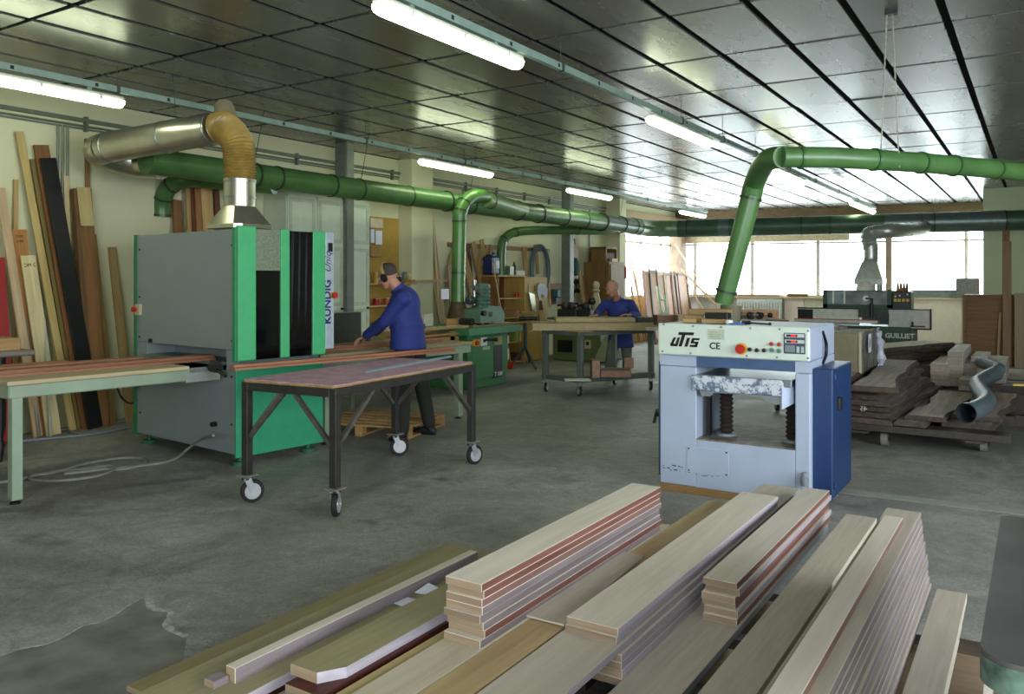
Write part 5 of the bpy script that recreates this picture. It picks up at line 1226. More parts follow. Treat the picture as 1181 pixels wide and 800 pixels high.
# ================= spindle moulder =================
mg = mat('moulder_green', '#2f6b3a', .5, vary=.08); mg2 = mat('feeder_grey_green', '#5c7a66', .45)
t = thing('spindle_moulder', 'green spindle moulder with long wooden extension table in the middle distance', 'machine', (-7.3, 10.0, 0))
wpart('base', MB().box(-7.75, -6.82, 9.5, 10.5, .0, .16, .01).box(-7.75, -6.8, 9.48, 10.52, .16, .78, .01), mg, t)
wpart('table', MB().box(-7.85, -6.66, 9.32, 10.72, .78, .885, .008), mat('moulder_table_green', '#3f7a52', .5), t)
wpart('extension_frame', MB().box(-7.5, -6.9, 7.9, 9.3, .70, .78).box(-6.95, -6.9, 9.2, 9.4, .62, .85), wood('ext_tan', '#8e7038', '#a2834a'), t)
et = wpart('extension_table', MB().box(-7.6, -6.85, 7.8, 9.32, .80, .83, .003), tan, t)
wpart('vent_panel', xb_(MB(), 569.5, 579.5, 398, 435, -6.795, .02), mat('vent_black', '#202424', .5), t)
c = onx(575.5, 431, -6.78); vt = text('lettering', 'T 104', .085, frame((-6.787, c.y, c.z), (0, 1, 0), (0, 0, 1)), white, t, offset=.003, world=True)
sw = wpart('switch_panel', xb_(MB(), 555, 562, 389, 398.5, -6.79, .02), mat('switch_pale', '#c9cdc0', .5), t); wpart('dial', xb_(MB(), 558, 560.5, 391, 394.5, -6.78, .01), black, sw)
rs = wpart('main_switch', xb_(MB(), 546.5, 553.5, 391.5, 399, -6.77, .05), yellow, t); c = onx(550, 395.5, -6.76); wpart('stop_button', MB().cyl((-6.77, c.y, c.z), (-6.74, c.y, c.z), .035, seg=12), red, rs)
wpart('yellow_plate', xb_(MB(), 570, 579, 388, 397, -6.79, .02), mat('plate_olive', '#8b8b4e', .5), t)
c = onx(571, 391.5, -6.7); wpart('hand_lever', MB().cyl((-6.8, c.y - .1, c.z), (-6.7, c.y, c.z), .02, seg=8).ball((-6.68, c.y, c.z), .035, 6), black, t)
wpart('name_plate', xb_(MB(), 557, 565, 399.5, 403, -6.79, .015), mat('plate_grey', '#9a9f94'), t)
wpart('door_line', xb_(MB(), 545, 569, 403, 436, -6.797, .006), mg, t)
def xc(px, py, X): return onx(px, py, X)
# power feeder above the table
t = thing('power_feeder', 'grey-green power feeder with motor standing over the spindle moulder table', 'machine', (-7.15, 10.1, .885))
c = xc(557, 362, -7.1)
hs_ = MB().prism([V((-7.2, c.y + y, c.z + z)) for y, z in ((-.35, -.12), (.28, -.12), (.30, .0), (.2, .11), (-.05, .13), (-.35, .08))], (.3, 0, 0)); wpart('housing', hs_, mg2, t, smooth=.4)
k2 = xc(556, 361, -6.9); wpart('knob', MB().cyl((-6.9, k2.y, k2.z), (-6.84, k2.y, k2.z), .04, seg=12), black, t); wpart('badge', MB().box(-6.9, -6.893, k2.y + .18, k2.y + .26, k2.z - .06, k2.z + .01), black, t)
c = xc(557, 343, -7.05); mb = MB(); prof = []
for i in range(13): prof.append((.115 if i % 2 else .10, -.17 + .028 * i))
mb.lathe(prof, (-7.05, c.y, c.z), 18); wpart('motor', mb, mat('motor_green', '#4c6a5b', .45), t)
wpart('motor_cap', MB().lathe([(.11, .16), (.10, .2), (.05, .22)], (-7.05, c.y, c.z), 16), mat('motor_green', '#4c6a5b'), t)
a = xc(547, 355, -7.15); wpart('post', MB().cyl((-7.15, a.y, .885), (-7.15, a.y, a.z + .42), .03, seg=12), steel, t)
wpart('crank_handle', MB().cyl((-7.15, a.y - .14, a.z + .32), (-7.15, a.y + .14, a.z + .32), .012, seg=6).cyl((-7.15, a.y, a.z + .32), (-7.0, a.y, a.z + .2), .04, seg=8), steel, t)
wpart('gear_arm', MB().bar((-7.15, a.y - .2, a.z + .1), (-7.1, a.y + .35, a.z + .08), .07, .07).ball((-7.15, a.y - .1, a.z + .12), .08, 6).ball((-7.13, a.y + .05, a.z + .0), .09, 6), mat('gear_dark', '#4a504c', .4, .5, vary=.3, scale=20), t)
for dy in (-.25, -.05, .15): wpart('roller', MB().cyl((-7.15, 10.05 + dy, .955), (-6.95, 10.05 + dy, .955), .055, seg=14), rubber, t)
# fence timbers and boards on the moulder table
def tb(lab, px0, px1, py0, py1, X, D, m, name='board', cat='board'):
    return solo(name, lab, cat, xb_(MB(), px0, px1, py0, py1, X, D, False, .002), m, (X - D/2, onx((px0+px1)/2, 300, X).y, onx(px0, py1, X).z), smooth=None)
tb('upright tan fence board on the moulder table, left of the feeder', 516, 538, 367, 376, -7.2, .03, tan, 'fence_board', 'fence')
tb('short pale block on the moulder table under the feeder', 550, 565, 369, 375, -7.0, .08, pale, 'wood_block', 'block')
solo('plank', 'long pale plank lying along the moulder and its extension table', 'plank', MB().box(-7.15, -7.0, 8.1, 10.9, .886, .906, .002), pale, (-7.1, 8.1, .886), smooth=None)
solo('plank', 'reddish-brown plank lying at the right part of the moulder table', 'plank', MB().box(-6.98, -6.86, 9.7, 11.3, .886, .904, .002), brownz, (-6.9, 9.7, .886), smooth=None)
solo('plank', 'tan plank lying at the near edge of the moulder extension table', 'plank', MB().box(-6.98, -6.88, 7.9, 9.6, .886, .912, .002), tan, (-6.9, 7.9, .886), smooth=None)
tb('stack of thin offcuts at the far end of the out-feed table behind the workman', 489, 500, 362, 378, -7.6, .1, pale, 'offcut_stack', 'offcut')
c = xc(509, 362, -7.35); t = thing('duct_funnel', 'dusty brown funnel at the foot of the green downpipe', 'funnel', (-7.34, 9.98, .885))
wpart('cone', MB().lathe([(.15, .886), (.17, .95), (.16, 1.05), (.115, 1.2), (.115, 1.24)], (-7.34, 9.98, 0), 16), mat('funnel_brown', '#4e4129', .7, .2, vary=.3), t)
tb('white paper slip taped on the green downpipe', 509, 518, 333, 345, -7.225, .003, mat('paper_white', '#dfe0ee'), 'paper_slip', 'paper')
# roller stand
t = thing('roller_stand', 'blue-grey roller stand on splayed legs beside the spindle moulder', 'stand', tuple(onz(607, 418)))
c = onz(606, 421); 
wpart('post', MB().cyl((c.x, c.y, .3), (c.x, c.y, .82), .028, seg=10), mat('stand_blue_grey', '#3c5058', .5, .2), t)
for p in ((588, 424), (618, 426), (611, 418)):
    e = onz(*p); wpart('leg', MB().bar((c.x, c.y, .34), (e.x, e.y, .015), .035, .035), mat('stand_blue_grey', '#3c5058'), t)
R_ = V((math.cos(YAW), math.sin(YAW), 0)); p0 = V((c.x, c.y, .86))
wpart('roller', MB().cyl(p0 - R_ * .12, p0 + R_ * .22, .035, seg=12), black, t)
# tool cupboard
t = thing('tool_cupboard', 'open tool cupboard with brown side and pegboard door hung with tools', 'cupboard', (-8.35, 12.9, 0))
ya = 12.35; yb = onx(606, 300, -8.2).y; zc_ = 1.63; cs = wood('cupboard_side', '#7b5326', '#8c6231', axis=2, vary=.02); cl = wood('cupboard_light', '#a0813f', '#b4954f', axis=2, vary=.02)
wpart('side_panel', MB().box(-8.68, -8.2, ya, ya + .03, 0, zc_), cs, t); wpart('side_panel', MB().box(-8.68, -8.2, yb - .03, yb, 0, zc_), cl, t)
wpart('back_panel', MB().box(-8.69, -8.67, ya, yb, 0, zc_), darkz, t); wpart('top_board', MB().box(-8.69, -8.19, ya, yb, zc_, zc_ + .03), cl, t)
SH = [.05, .42, .88, 1.24]
for z in SH: wpart('shelf', MB().box(-8.67, -8.22, ya + .03, yb - .03, z - .02, z), cl, t)
yd = onx(632, 300, -8.2).y
dr = wpart('pegboard_door', MB().box(-8.26, -8.22, yb + .005, yd, .02, zc_, .003), cl, t, label='light wooden door hung with tools')
for px, py, w_, h_, m in ((611, 331, .02, .14, white), (617, 332, .02, .12, darkz), (626, 336, .28, .26, None), (613, 349, .14, .36, None), (624, 352, .12, .18, blacks), (617, 365, .03, .2, steel), (622, 366, .03, .16, darkz)):
    c = onx(px, py, -8.2)
    if m: wpart('hung_tool', MB().cyl((-8.21, c.y, c.z - h_/2), (-8.21, c.y, c.z + h_/2), w_/2, w_/4, seg=8), m, dr)
c = onx(626, 334, -8.19)
tag(solo('paper_bundle', 'white papers pinned on the pegboard door', 'paper', MB().prism([V((-8.2, c.y + y, c.z + z)) for y, z in ((-.18, .08), (-.1, .14), (.12, .1), (.2, -.05), (.12, -.16), (-.05, -.08), (-.12, -.22), (-.2, -.02))], (.008, 0, 0)), mat('paper_blue_white', '#b6c0cc', .7), (-8.2, c.y, c.z - .2), smooth=None))
c = onx(613.5, 349, -8.19)
solo('metal_tray', 'silver metal guard hanging slanted on the pegboard door', 'guard', MB().prism([V((-8.2, c.y + y, c.z + z)) for y, z in ((-.16, .2), (.04, .16), (.14, -.2), (-.02, -.16))], (.04, 0, 0)), galv, (-8.2, c.y, c.z - .2), smooth=None)
c = onx(617, 361, -8); solo('tool_rack', 'small tan rack strip on the pegboard door', 'rack', MB().box(-8.22, -8.16, c.y - .2, c.y + .2, c.z, c.z + .03), tan, (-8.2, c.y, c.z))
def inshelf(lab, name, cat, px, shelf, w_, h_, m, shape='box', X=-8.32):
    c = onx(px, 300, X); z = SH[shelf] if shelf < 4 else zc_ + .03
    if shape == 'box': mb = MB().box(X - w_, X + .05, c.y - w_/2, c.y + w_/2, z, z + h_, .004)
    else: mb = MB().lathe([(w_/2*.95, 0), (w_/2, .01), (w_/2, h_*.7), (w_/4, h_*.85), (w_/5, h_)], (X, c.y, z), 14)
    return solo(name, lab, cat, mb, m, (X, c.y, z))
inshelf('small drawer block with two round knobs on the middle shelf of the tool cupboard', 'drawer_block', 'drawer', 599, 2, .34, .12, tan)
for k, px in enumerate((595, 598.5, 602)): inshelf('red-handled tool, %s of three on the top shelf of the tool cupboard' % ['left', 'middle', 'right'][k], 'hand_tool', 'tool', px, 3, .05, .1, red, 'l')
inshelf('grey rag heap on the shelf above the drawer block', 'tool_heap', 'tools', 597, 2, .14, .05, greyp, 'box', -8.5)
inshelf('small green box on the lower shelf of the tool cupboard', 'box', 'box', 594, 1, .1, .2, mat('lime_box', '#93a84a'))
inshelf('cream box beside the small green box in the tool cupboard', 'box', 'box', 599, 1, .14, .24, mat('cream_box', '#c2b68c'))
inshelf('pale folder beside the cream box in the tool cupboard', 'box', 'box', 603, 1, .06, .2, white)
inshelf('stacked dark bits on the floor shelf of the tool cupboard', 'box', 'box', 598, 0, .3, .15, darkz)
# on top of the cupboard
t = thing('blue_canister', 'dark blue plastic canister with a pale label on top of the tool cupboard', 'canister', (-8.4, 12.42, zc_ + .03))
c = onx(578, 318, -8.2); Yk = 12.5
obj('body', MB().box(-.12, .12, -.1, .12, 0, .34, .03).box(-.08, .08, -.06, .08, .34, .37, .01), mat('canister_blue', '#23305e', .4), t); obj('label_patch', MB().box(.12, .124, -.02, .1, .12, .26), white, t)
obj('cap', MB().cyl((.04, .03, .37), (.04, .03, .41), .03), black, t)
inshelf('dull tin beside the blue canister on the tool cupboard', 'tin', 'tin', 588, 4, .14, .17, mat('tin_dull', '#7a8470', .4, .4))
inshelf('small black-topped bottle on the tool cupboard', 'bottle', 'bottle', 593, 4, .07, .25, mat('bottle_dark', '#3a2b1a'), 'l')
inshelf('pale wooden block on top of the tool cupboard', 'wood_block', 'block', 598, 4, .3, .09, pale)
lean('long thin lath leaning on the brown side of the tool cupboard', (590, 424), (568, 302), .03, .012, tanz, wall=-8.2)
solo('red_dish', 'red dish on the floor at the foot of the tool cupboard', 'dish', MB().lathe([(.12, 0), (.16, .05), (.17, .1), (.15, .1), (.11, .02)], tuple(onz(583, 425)), 14), red, onz(583, 425))
for k, (py0, py1) in enumerate(((387, 396), (402, 415))): tb('white box fixed on the wall side by the tool cupboard, %s one' % ['upper', 'lower'][k], 583, 587, py0, py1, -7.9, .1, white, 'white_box', 'box')
# hose loop hanging on the wall
t = thing('coiled_hose', 'grey-blue hose hanging in a tall loop on the wall above the tool cupboard', 'hose', tuple(onx(621, 320, XL + .1)))
cc = onx(620.5, 306, XL + .12); hw = (onx(630, 306, XL).y - onx(611, 306, XL).y) / 2; 
wpart('loop', MB().tube([(XL + .17, cc.y + hw * math.cos(a), cc.z - .08 + .47 * math.sin(a)) for a in [2*PI*i/36 for i in range(36)]], .045, 10, closed=True), mat('hose_blue_grey', '#4c6068', .5), t)
wpart('hook', MB().box(XL, XL + .16, cc.y - .03, cc.y + .03, cc.z + .3, cc.z + .34), brownz, t)
for k, (px, w_) in enumerate(((606, .16), (619, .1), (633, .06))):
    c = onx(px, 300, XL + .03); z1 = onx(px, [285, 282, 287][k], XL).z
    solo('wood_template', ['tan board hung left of the hose loop', 'tan template hung inside the hose loop', 'slim batten hung right of the hose loop'][k], 'template', MB().bar((XL + .03, c.y - .05, z1), (XL + .05, c.y + .02, [1.65, 1.7, 1.0][k]), .02 , w_, up=(0,1,0)), tanz, (XL, c.y, 1.7), smooth=None)
solo('hanging_rail', 'short brown rail on the wall behind the hose loop', 'rail', xb_(MB(), 604, 634, 286, 290, XL + .02, .018), brownz, (XL, 14, 2.1), smooth=None)
# wall tools between cupboard and column
c = onx(643, 350, XL + .02)
solo('tool_board', 'small brown board with a teal tool hanging left of the second steel column', 'board', MB().box(XL, XL + .03, c.y - .3, c.y + .3, 1.05, 1.5), brownz, (XL, c.y, 1.05), smooth=None)
c2 = onx(641.5, 346, XL + .08); solo('teal_tool', 'teal drill hanging on the small brown board', 'tool', MB().box(XL + .03, XL + .15, c2.y - .08, c2.y + .08, 1.2, 1.38, .02).box(XL + .05, XL + .1, c2.y - .03, c2.y + .03, 1.08, 1.2), mat('teal', '#2f6a72', .5), (XL, c2.y, 1.1))
for k, px in enumerate((661, 664.5, 668)):
    c = onx(px, 325, XL + .04); solo('hanging_clamp', 'dark clamp hanging on the wall right of the second steel column, %s' % ['left one', 'middle one', 'right one'][k], 'clamp', MB().bar((XL + .03, c.y, 1.62), (XL + .03, c.y + .05, 1.2 + .1*k), .02, .03).bar((XL + .03, c.y - .08, 1.55), (XL + .05, c.y + .12, 1.5), .03, .05).bar((XL + .03, c.y - .05, 1.3), (XL + .05, c.y + .1, 1.36), .03, .04), blacks, (XL, c.y, 1.2))
lean('long tan board leaning right of the second steel column', (680, 420), (664, 275), .14, .03, tanz, xoff=.1)
lean('second tan board leaning below the small branch duct joint', (686, 420), (672, 318), .12, .03, brownz, xoff=.16)
# brown cabinet with box
t = thing('brown_cabinet', 'plain brown cabinet behind the bald workman', 'cabinet', (-8.35, 17.0, 0))
xb_m = wood('cabinet_tan', '#6d5128', '#846534', axis=2, vary=.02)
ya = 16.6; yb = 17.4
wpart('carcass', MB().box(-8.68, -8.05, ya, yb, 0, 1.98, .004), xb_m, t)
zq = 1.98; d_ = wpart('door', MB().box(-8.05, -8.03, ya + .05, yb - .05, .1, 1.93, .003), xb_m, t); wpart('knob', MB().cyl((-8.03, ya + .15, 1.3), (-8.0, ya + .15, 1.3), .02, seg=8), black, d_)
t = thing('open_box', 'open-fronted brown box standing on the brown cabinet', 'box', (-8.35, 16.9, zq))
wpart('shell', MB().box(-8.55, -8.15, 16.65, 16.69, zq, 2.3).box(-8.55, -8.15, 17.2, 17.24, zq, 2.3).box(-8.55, -8.15, 16.65, 17.24, 2.28, 2.32).box(-8.55, -8.53, 16.65, 17.24, zq, 2.3).box(-8.55, -8.15, 16.69, 17.2, zq, zq + .03), xb_m, t)
wpart('dark_contents', MB().box(-8.52, -8.18, 16.75, 17.15, zq + .03, 2.2, .02), mat('contents_dark', '#4a2c24', .7, vary=.5, scale=15), t)
solo('round_backed_chair_top', 'brown rounded panel with teal cloth behind the brown cabinet', 'panel', MB().prism([V((-8.3, 15.3 + y, 1.6 + z)) for y, z in ((-.25, 0), (.25, 0), (.27, .6), (.1, .75), (-.15, .72), (-.27, .5))], (.03, 0, 0)), brownz, (-8.3, 15.3, 0), smooth=None)
solo('teal_cloth', 'dark teal cloth hanging on the rounded brown panel', 'cloth', MB().ball((-8.22, 15.35, 1.85), .2, 9, (.35, .8, 1)), mat('teal_dark', '#1c4a48', .8), (-8.2, 15.3, 1.6))
solo('wood_block', 'small light block lying beside the open box on the brown cabinet', 'block', MB().box(-8.13 , -8.07, 16.8, 17.1, zq, zq + .08), tan, (-8.1, 16.9, zq))
t = thing('turned_newel_post', 'pale turned wooden newel post standing behind the near hand of the bald workman', 'post', tuple(onx(687, 400, -7.55)))
c = onx(687.5, 400, -7.55); prof = [(.08, .80), (.08, .86), (.06, .9), (.085, 1.0), (.09, 1.15), (.06, 1.28), (.055, 1.32), (.08, 1.36), (.05, 1.39), (.065, 1.42), (.07, 1.48), (.05, 1.53), (.02, 1.55)]
wpart('shaft', MB().lathe(prof, (-7.55, c.y, 0), 18), mat('newel_cream', '#a59b78', .6), t); pass
solo('red_extinguisher', 'red fire extinguisher on the pier right of the brown cabinet', 'extinguisher', MB().lathe([(.06, 0), (.09, .03), (.09, .25), (.05, .32), (.02, .34)], (-8.2, 17.95 - .3, 1.6), 14), red, (-8.2, 17.6, 1.6))
# olive machine under the bench
Yo = 14.05
om = mat('machine_olive', '#5f6a44', .5, vary=.1)
t = thing('olive_machine', 'olive green saw machine with black vent behind the second trolley', 'machine', (ony(660, 400, Yo).x, Yo, 0))
wpart('body', fb(MB(), 637, 692, 380, 418, Yo, 1.0, .02, False), om, t); wpart('table', MB().box(ony(634, 400, Yo).x, ony(696, 400, Yo).x, Yo - .1, Yo + 1.2, .80, .84), mat('saw_table', '#6b7160', .4, .4), t)
wpart('vent', fb(MB(), 643, 660, 392, 406, Yo - .01, .02), black, t); sb_ = wpart('switch_plate', fb(MB(), 674, 681, 392, 402, Yo - .02, .03), mat('switch_cream', '#b8ae8a'), t); wpart('dial', fb(MB(), 676, 679, 394, 398, Yo - .03, .02), black, sb_)
wpart('sloped_chute', MB().prism([ony(684, 417, Yo - .1), ony(699, 417, Yo - .1), ony(703, 386, Yo - .1), ony(697, 388, Yo - .1)], (0, .3, 0)), mat('chute_pale', '#8f9672', .5), t)
# vice and bits on the olive machine
for k, (px, lab) in enumerate(((652, 'dark vice standing on the olive machine table'), (660, 'black machine head with red button on the olive machine table'), (676, 'small dark router on the olive machine table'))):
    c = ony(px, 360, Yo + .3); mb = MB().box(c.x - .14, c.x + .14, c.y - .1, c.y + .1, .84, 1.0, .02).ball((c.x, c.y, 1.05), .09, 7).cyl((c.x - .18, c.y, 1.06), (c.x + .16, c.y, 1.12), .02, seg=8)
    solo('bench_tool', lab, 'tool', mb, blacks, (c.x, c.y, .84))
c = ony(655, 357, Yo + .2); d2 = ony(683, 347, Yo + .2)
solo('long_rod', 'thin dark rod slanting up over the olive machine', 'rod', MB().cyl(c, d2, .012, seg=6).ball(d2 , .08, 6), black, c)
# ================= second trolley =================
L_ = V((-5.80, 9.94, 0)); N_ = V((-5.19, 9.82, 0)); Q_ = V((-4.63, 10.9, 0)); B_ = V((-5.35, 11.2, 0))
t = thing('second_trolley', 'grey-green steel trolley on black casters at which the bald workman works', 'trolley table', N_)
tg = mat('trolley_green_grey', '#59645a', .5, .3, vary=.1)
for p in (L_, N_, Q_, B_): wpart('leg', MB().box(p.x - .035, p.x + .035, p.y - .035, p.y + .035, .2, .855, .003), tg, t)
up = V((0, 0, 1))
def ring_bars(z, w_, th, name):
    for a, b_ in ((L_, N_), (N_, Q_), (Q_, B_), (B_, L_)):
        d = (b_ - a).normalized() * .05; wpart(name, MB().bar(a - d + up*z, b_ + d + up*z, w_, th), tg, t)
ring_bars(.22, .05, .07, 'lower_rail'); ring_bars(.84, .05, .05, 'upper_rail')
wpart('lower_shelf', MB().prism([p + up * .256 for p in (L_, N_, Q_, B_)], (0, 0, .012)), wood('shelf_board', '#7f715a', '#968770'), t)
for p, a_ in ((L_, .3), (N_, .9), (Q_, .6), (B_, .2)):
    x, y = p.x - N_.x, p.y - N_.y; caster(t, x, y, .19, .065, a_)
R_ = V((math.cos(YAW), math.sin(YAW), 0)); Fw = V((-math.sin(YAW), math.cos(YAW), 0))
def ibox(lab, name, cat, px0, px1, d, z0, z1, dep, m, tw=0.):
    a = atd(px0, 324, d); b_ = atd(px1, 324, d); a.z = b_.z = 0; fwd = (Fw + R_ * tw).normalized() * dep
    P = [a, b_, b_ + fwd, a + fwd]; mb = MB().hexa([p + up*z0 for p in P] + [p + up*z1 for p in P], .004); return solo(name, lab, cat, mb, m, a + up*z0, smooth=None)
bd = wood('trolley_panel', '#8f7f58', '#a39268', axis=0, vary=.05)
ibox('wide tan panel lying on the second trolley and overhanging its left end', 'panel', 'panel', 614, 757, 11.25, .872, .97, .75, bd)
ibox('upper tan panel the bald workman leans on, stacked on the wide one', 'panel', 'panel', 641, 733, 11.6, .971, 1.03, .45, bd)
ibox('short thin batten lying on the wide panel edge of the second trolley', 'batten', 'batten', 655, 684, 11.2, .845, .87, .05, tan)
ibox('open reddish wooden tray on the lower shelf of the second trolley', 'wooden_tray', 'tray', 683, 692, 10.9, .269, .50, .3, wood('tray_wood', '#7a5a44', '#8d6d55'))
ibox('long side of the reddish tray lying on the lower shelf of the second trolley', 'wooden_tray', 'tray', 692.5, 728, 10.95, .269, .36, .3, wood('tray_wood', '#7a5a44', '#8d6d55'))
ibox('end block of the reddish tray on the lower shelf of the second trolley', 'wooden_tray', 'tray', 720, 731, 11.26, .361, .50, .1, wood('tray_wood', '#7a5a44', '#8d6d55'))
ibox('white sheet lying on the lower shelf of the second trolley', 'paper_sheet', 'paper', 652, 682, 10.55, .269, .273, .25, white)
ibox('dark green mat rolled beside the upper panel on the second trolley', 'rolled_mat', 'mat', 735, 755, 11.6, .971, 1.04, .2, mat('mat_dark', '#26332a', .7))
# trolley behind the planer, with clamps
t = thing('third_trolley', 'wooden-topped steel trolley with clamps standing behind the planer', 'trolley table', (-2.6, 9.8, 0))
P4 = [onz(897, 470), onz(800, 455), onz(862, 445), onz(945, 450)]
P4[0] = V((-2.05, 8.9, 0)); P4[1] = V((-3.72, 9.35, 0)); P4[2] = V((-3.72, 10.4, 0)); P4[3] = V((-2.05, 10.1, 0))
P4[0] = onz(897, 474)
for p in P4: wpart('leg', MB().box(p.x - .03, p.x + .03, p.y - .03, p.y + .03, .18, .93), mat('light_steel', '#8d8f90', .5, .3), t); caster(t, p.x + 2.6, p.y - 9.8, .18, .07, .5)
for a, b_ in zip(P4, P4[1:] + P4[:1]): wpart('rail', MB().bar(a + up*.36, b_ + up*.36, .04, .05), mat('light_steel', '#8d8f90'), t); wpart('top_rail', MB().bar(a + up*.92, b_ + up*.92, .04, .05), mat('light_steel', '#8d8f90'), t)
wpart('tabletop', MB().prism([p + up * .946 for p in (P4[0] + V((.05, -.1, 0)), V((-4.05, 9.35, 0)), V((-4.1, 10.5, 0)), P4[3] + V((.05, .75, 0)))], (0, 0, .04)), oldw, t)
ZT3 = .987
def t3(lab, name, cat, px0, px1, d, h0, h1, dep, m): return ibox(lab, name, cat, px0, px1, d, ZT3 + h0, ZT3 + h1, dep, m)
t3('dark brown block at the left of the trolley behind the planer', 'wood_block', 'block', 758, 782, 10.4, .0, .13, .3, darkz)
t3('thick tan beam lying on the trolley behind the planer, top left', 'beam', 'beam', 782, 812, 10.2, .0, .14, .3, tanx)
t3('long orange-tan beam held by clamps on the trolley behind the planer', 'beam', 'beam', 846, 898, 10.6, .09, .19, .12, wood('orange_beam', '#a5764a', '#bb8b5d', axis=0))
t3('grey-white boards under the clamped beam on the trolley behind the planer', 'board', 'board', 844, 900, 10.45, .0, .085, .5, wood('grey_board', '#a09a92', '#b5b0a8', axis=0))
t3('dark brown beam end right of the clamps behind the planer', 'beam', 'beam', 889, 910, 10.0, .0, .09, .2, wood('dark_beam', '#4e3a2c', '#5f4937', axis=0))
for k, px in enumerate((852, 866, 876)):
    c = atd(px, 324, 10.3); c.z = ZT3 + .09
    t = thing('screw_clamp', 'steel screw clamp on the beam behind the planer, %s of three' % ['left', 'middle', 'right'][k], 'clamp', c)
    wpart('jaw', MB().box(c.x - .03, c.x + .03, c.y - .05, c.y + .05, c.z - .003, c.z + .09, .01), blacks, t); wpart('screw', MB().cyl((c.x - .12, c.y, c.z + .04), (c.x + .12, c.y, c.z + .05), .016, seg=8), steel, t); wpart('knob', MB().ball((c.x + .13, c.y, c.z + .05), .035, 6), black, t)
# leaning framed shutters and laths at the left window
for k, (px0, px1, py, bx, m) in enumerate(((742, 749, 312, 752, 'r'), (749, 757, 311, 760, 'd'), (757, 765, 313, 768, 'g'), (766, 774, 314, 778, 'd'), (773, 781, 315, 784, 'r'), (778, 791, 314, 797, 'd'))):
    X = -8.5 + .0; a = onx(px0, py, -8.45); b_ = onx(px1, py, -8.45); yy0, yy1 = a.y, b_.y; zt_ = a.z; sh = .55 + .1 * k; fm_ = {'r': wood('frame_red', '#6e3a20', '#84492c', axis=2), 'd': darkz, 'g': tanz}[m]
    t = thing('leaning_frame', 'brown framed panel leaning at the left window, number %s from the left' % ['one', 'two', 'three', 'four', 'five', 'six'][k], 'frame', (-8.2, (yy0 + yy1)/2, 0))
    def pnt(y, f, dx=0): return V((-8.45 + .55 * (1 - f) + dx, y - .9 * (1 - f), zt_ * f))
    for yq in (yy0, yy1): wpart('stile', MB().bar(pnt(yq, .01), pnt(yq, 1), .12, .05, up=(1, 0, 0)), fm_, t)
    for f in (.04, .97): wpart('cross_bar', MB().bar(pnt(yy0, f), pnt(yy1, f), .09, .05, up=(1, 0, 0)), fm_, t)
    wpart('infill', MB().hexa([pnt(yy0, .03, -.01), pnt(yy1, .03, -.01), pnt(yy1, .03, .01), pnt(yy0, .03, .01), pnt(yy0, .96, -.01), pnt(yy1, .96, -.01), pnt(yy1, .96, .01), pnt(yy0, .96, .01)]), wood('infill_tan', '#8f6238', '#a67648', axis=2), t)
def lath(lab, a, b_, w_, m, da, db):
    A_ = atd(a[0], a[1], da); B__ = atd(b_[0], b_[1], db)
    if A_.x < -8.6: A_ = onx(a[0], a[1], -8.6)
    if B__.x < -8.5: B__ = onx(b_[0], b_[1], -8.5)
    solo('lath', lab, 'lath', MB().bar(A_, B__, w_, .02, up=(1, 0, 0)), m, B__, smooth=None)
pinkl = wood('pink_lath', '#b89670', '#cbab86', axis=2)
lath('thin pale lath leaning on the left window, left of the framed panels', (727, 297), (746, 393), .06, pinkl, 21.5, 21.2)
lath('second thin pale lath leaning beside the first, left of the framed panels', (730, 296), (743, 393), .05, pinkl, 21.5, 21.2)
lath('short tan lath leaning at the left end of the framed panels', (728, 330), (737, 393), .1, tanz, 21.6, 21.2)
lath('long pale lath slanting down to the right before the corner post', (779, 282), (827, 356), .07, pinkl, 22.6, 20.0)
lath('second slanting lath below the long one before the corner post', (786, 311), (826, 352), .09, pinkl, 22.0, 20.0)
lath('third short lath slanting before the grey corner sheet', (790, 322), (812, 358), .06, pinkl, 21.8, 20.0)
solo('step_ladder', 'small white and green frame leaning among the framed panels', 'ladder', MB().bar(atd(758, 330, 20.4), atd(766, 385, 20.0), .05, .04).bar(atd(766, 340, 20.4), atd(772, 385, 20.0), .05, .04).bar(atd(759, 345, 20.3), atd(768, 347, 20.3), .04, .04).bar(atd(761, 360, 20.2), atd(770, 362, 20.2), .04, .04), mat('frame_whitegreen', '#b9c9b0', .5), atd(770, 385, 20.0), smooth=None)
# ================= people =================
def capsule(mb, a, b, ra, rb, seg=14):
    a = V(a); b = V(b); d = b - a
    if d.length < 1e-6: d = V((0, 0, 1e-4))
    dn = d.normalized(); u = dn.orthogonal().normalized(); w = dn.cross(u); R = []
    def ring(c, r): return [c + (u * math.cos(2*PI*k/seg) + w * math.sin(2*PI*k/seg)) * r for k in range(seg)]
    for t in (-80, -55, -30): R.append(ring(a + dn * ra * math.sin(math.radians(t)), ra * math.cos(math.radians(t))))
    R.append(ring(a, ra)); R.append(ring(b, rb))
    for t in (30, 55, 80): R.append(ring(b + dn * rb * math.sin(math.radians(t)), rb * math.cos(math.radians(t))))
    mb.rings(R)
def ellips(mb, c, f, s, u, r, seg=16):
    c = V(c); R = []
    for i in range(1, seg):
        t = PI * i / seg; R.append([c - u * (r[2] * math.cos(t)) + f * (r[0] * math.sin(t) * math.cos(2*PI*k/seg)) + s * (r[1] * math.sin(t) * math.sin(2*PI*k/seg)) for k in range(seg)])
    mb.rings(R)
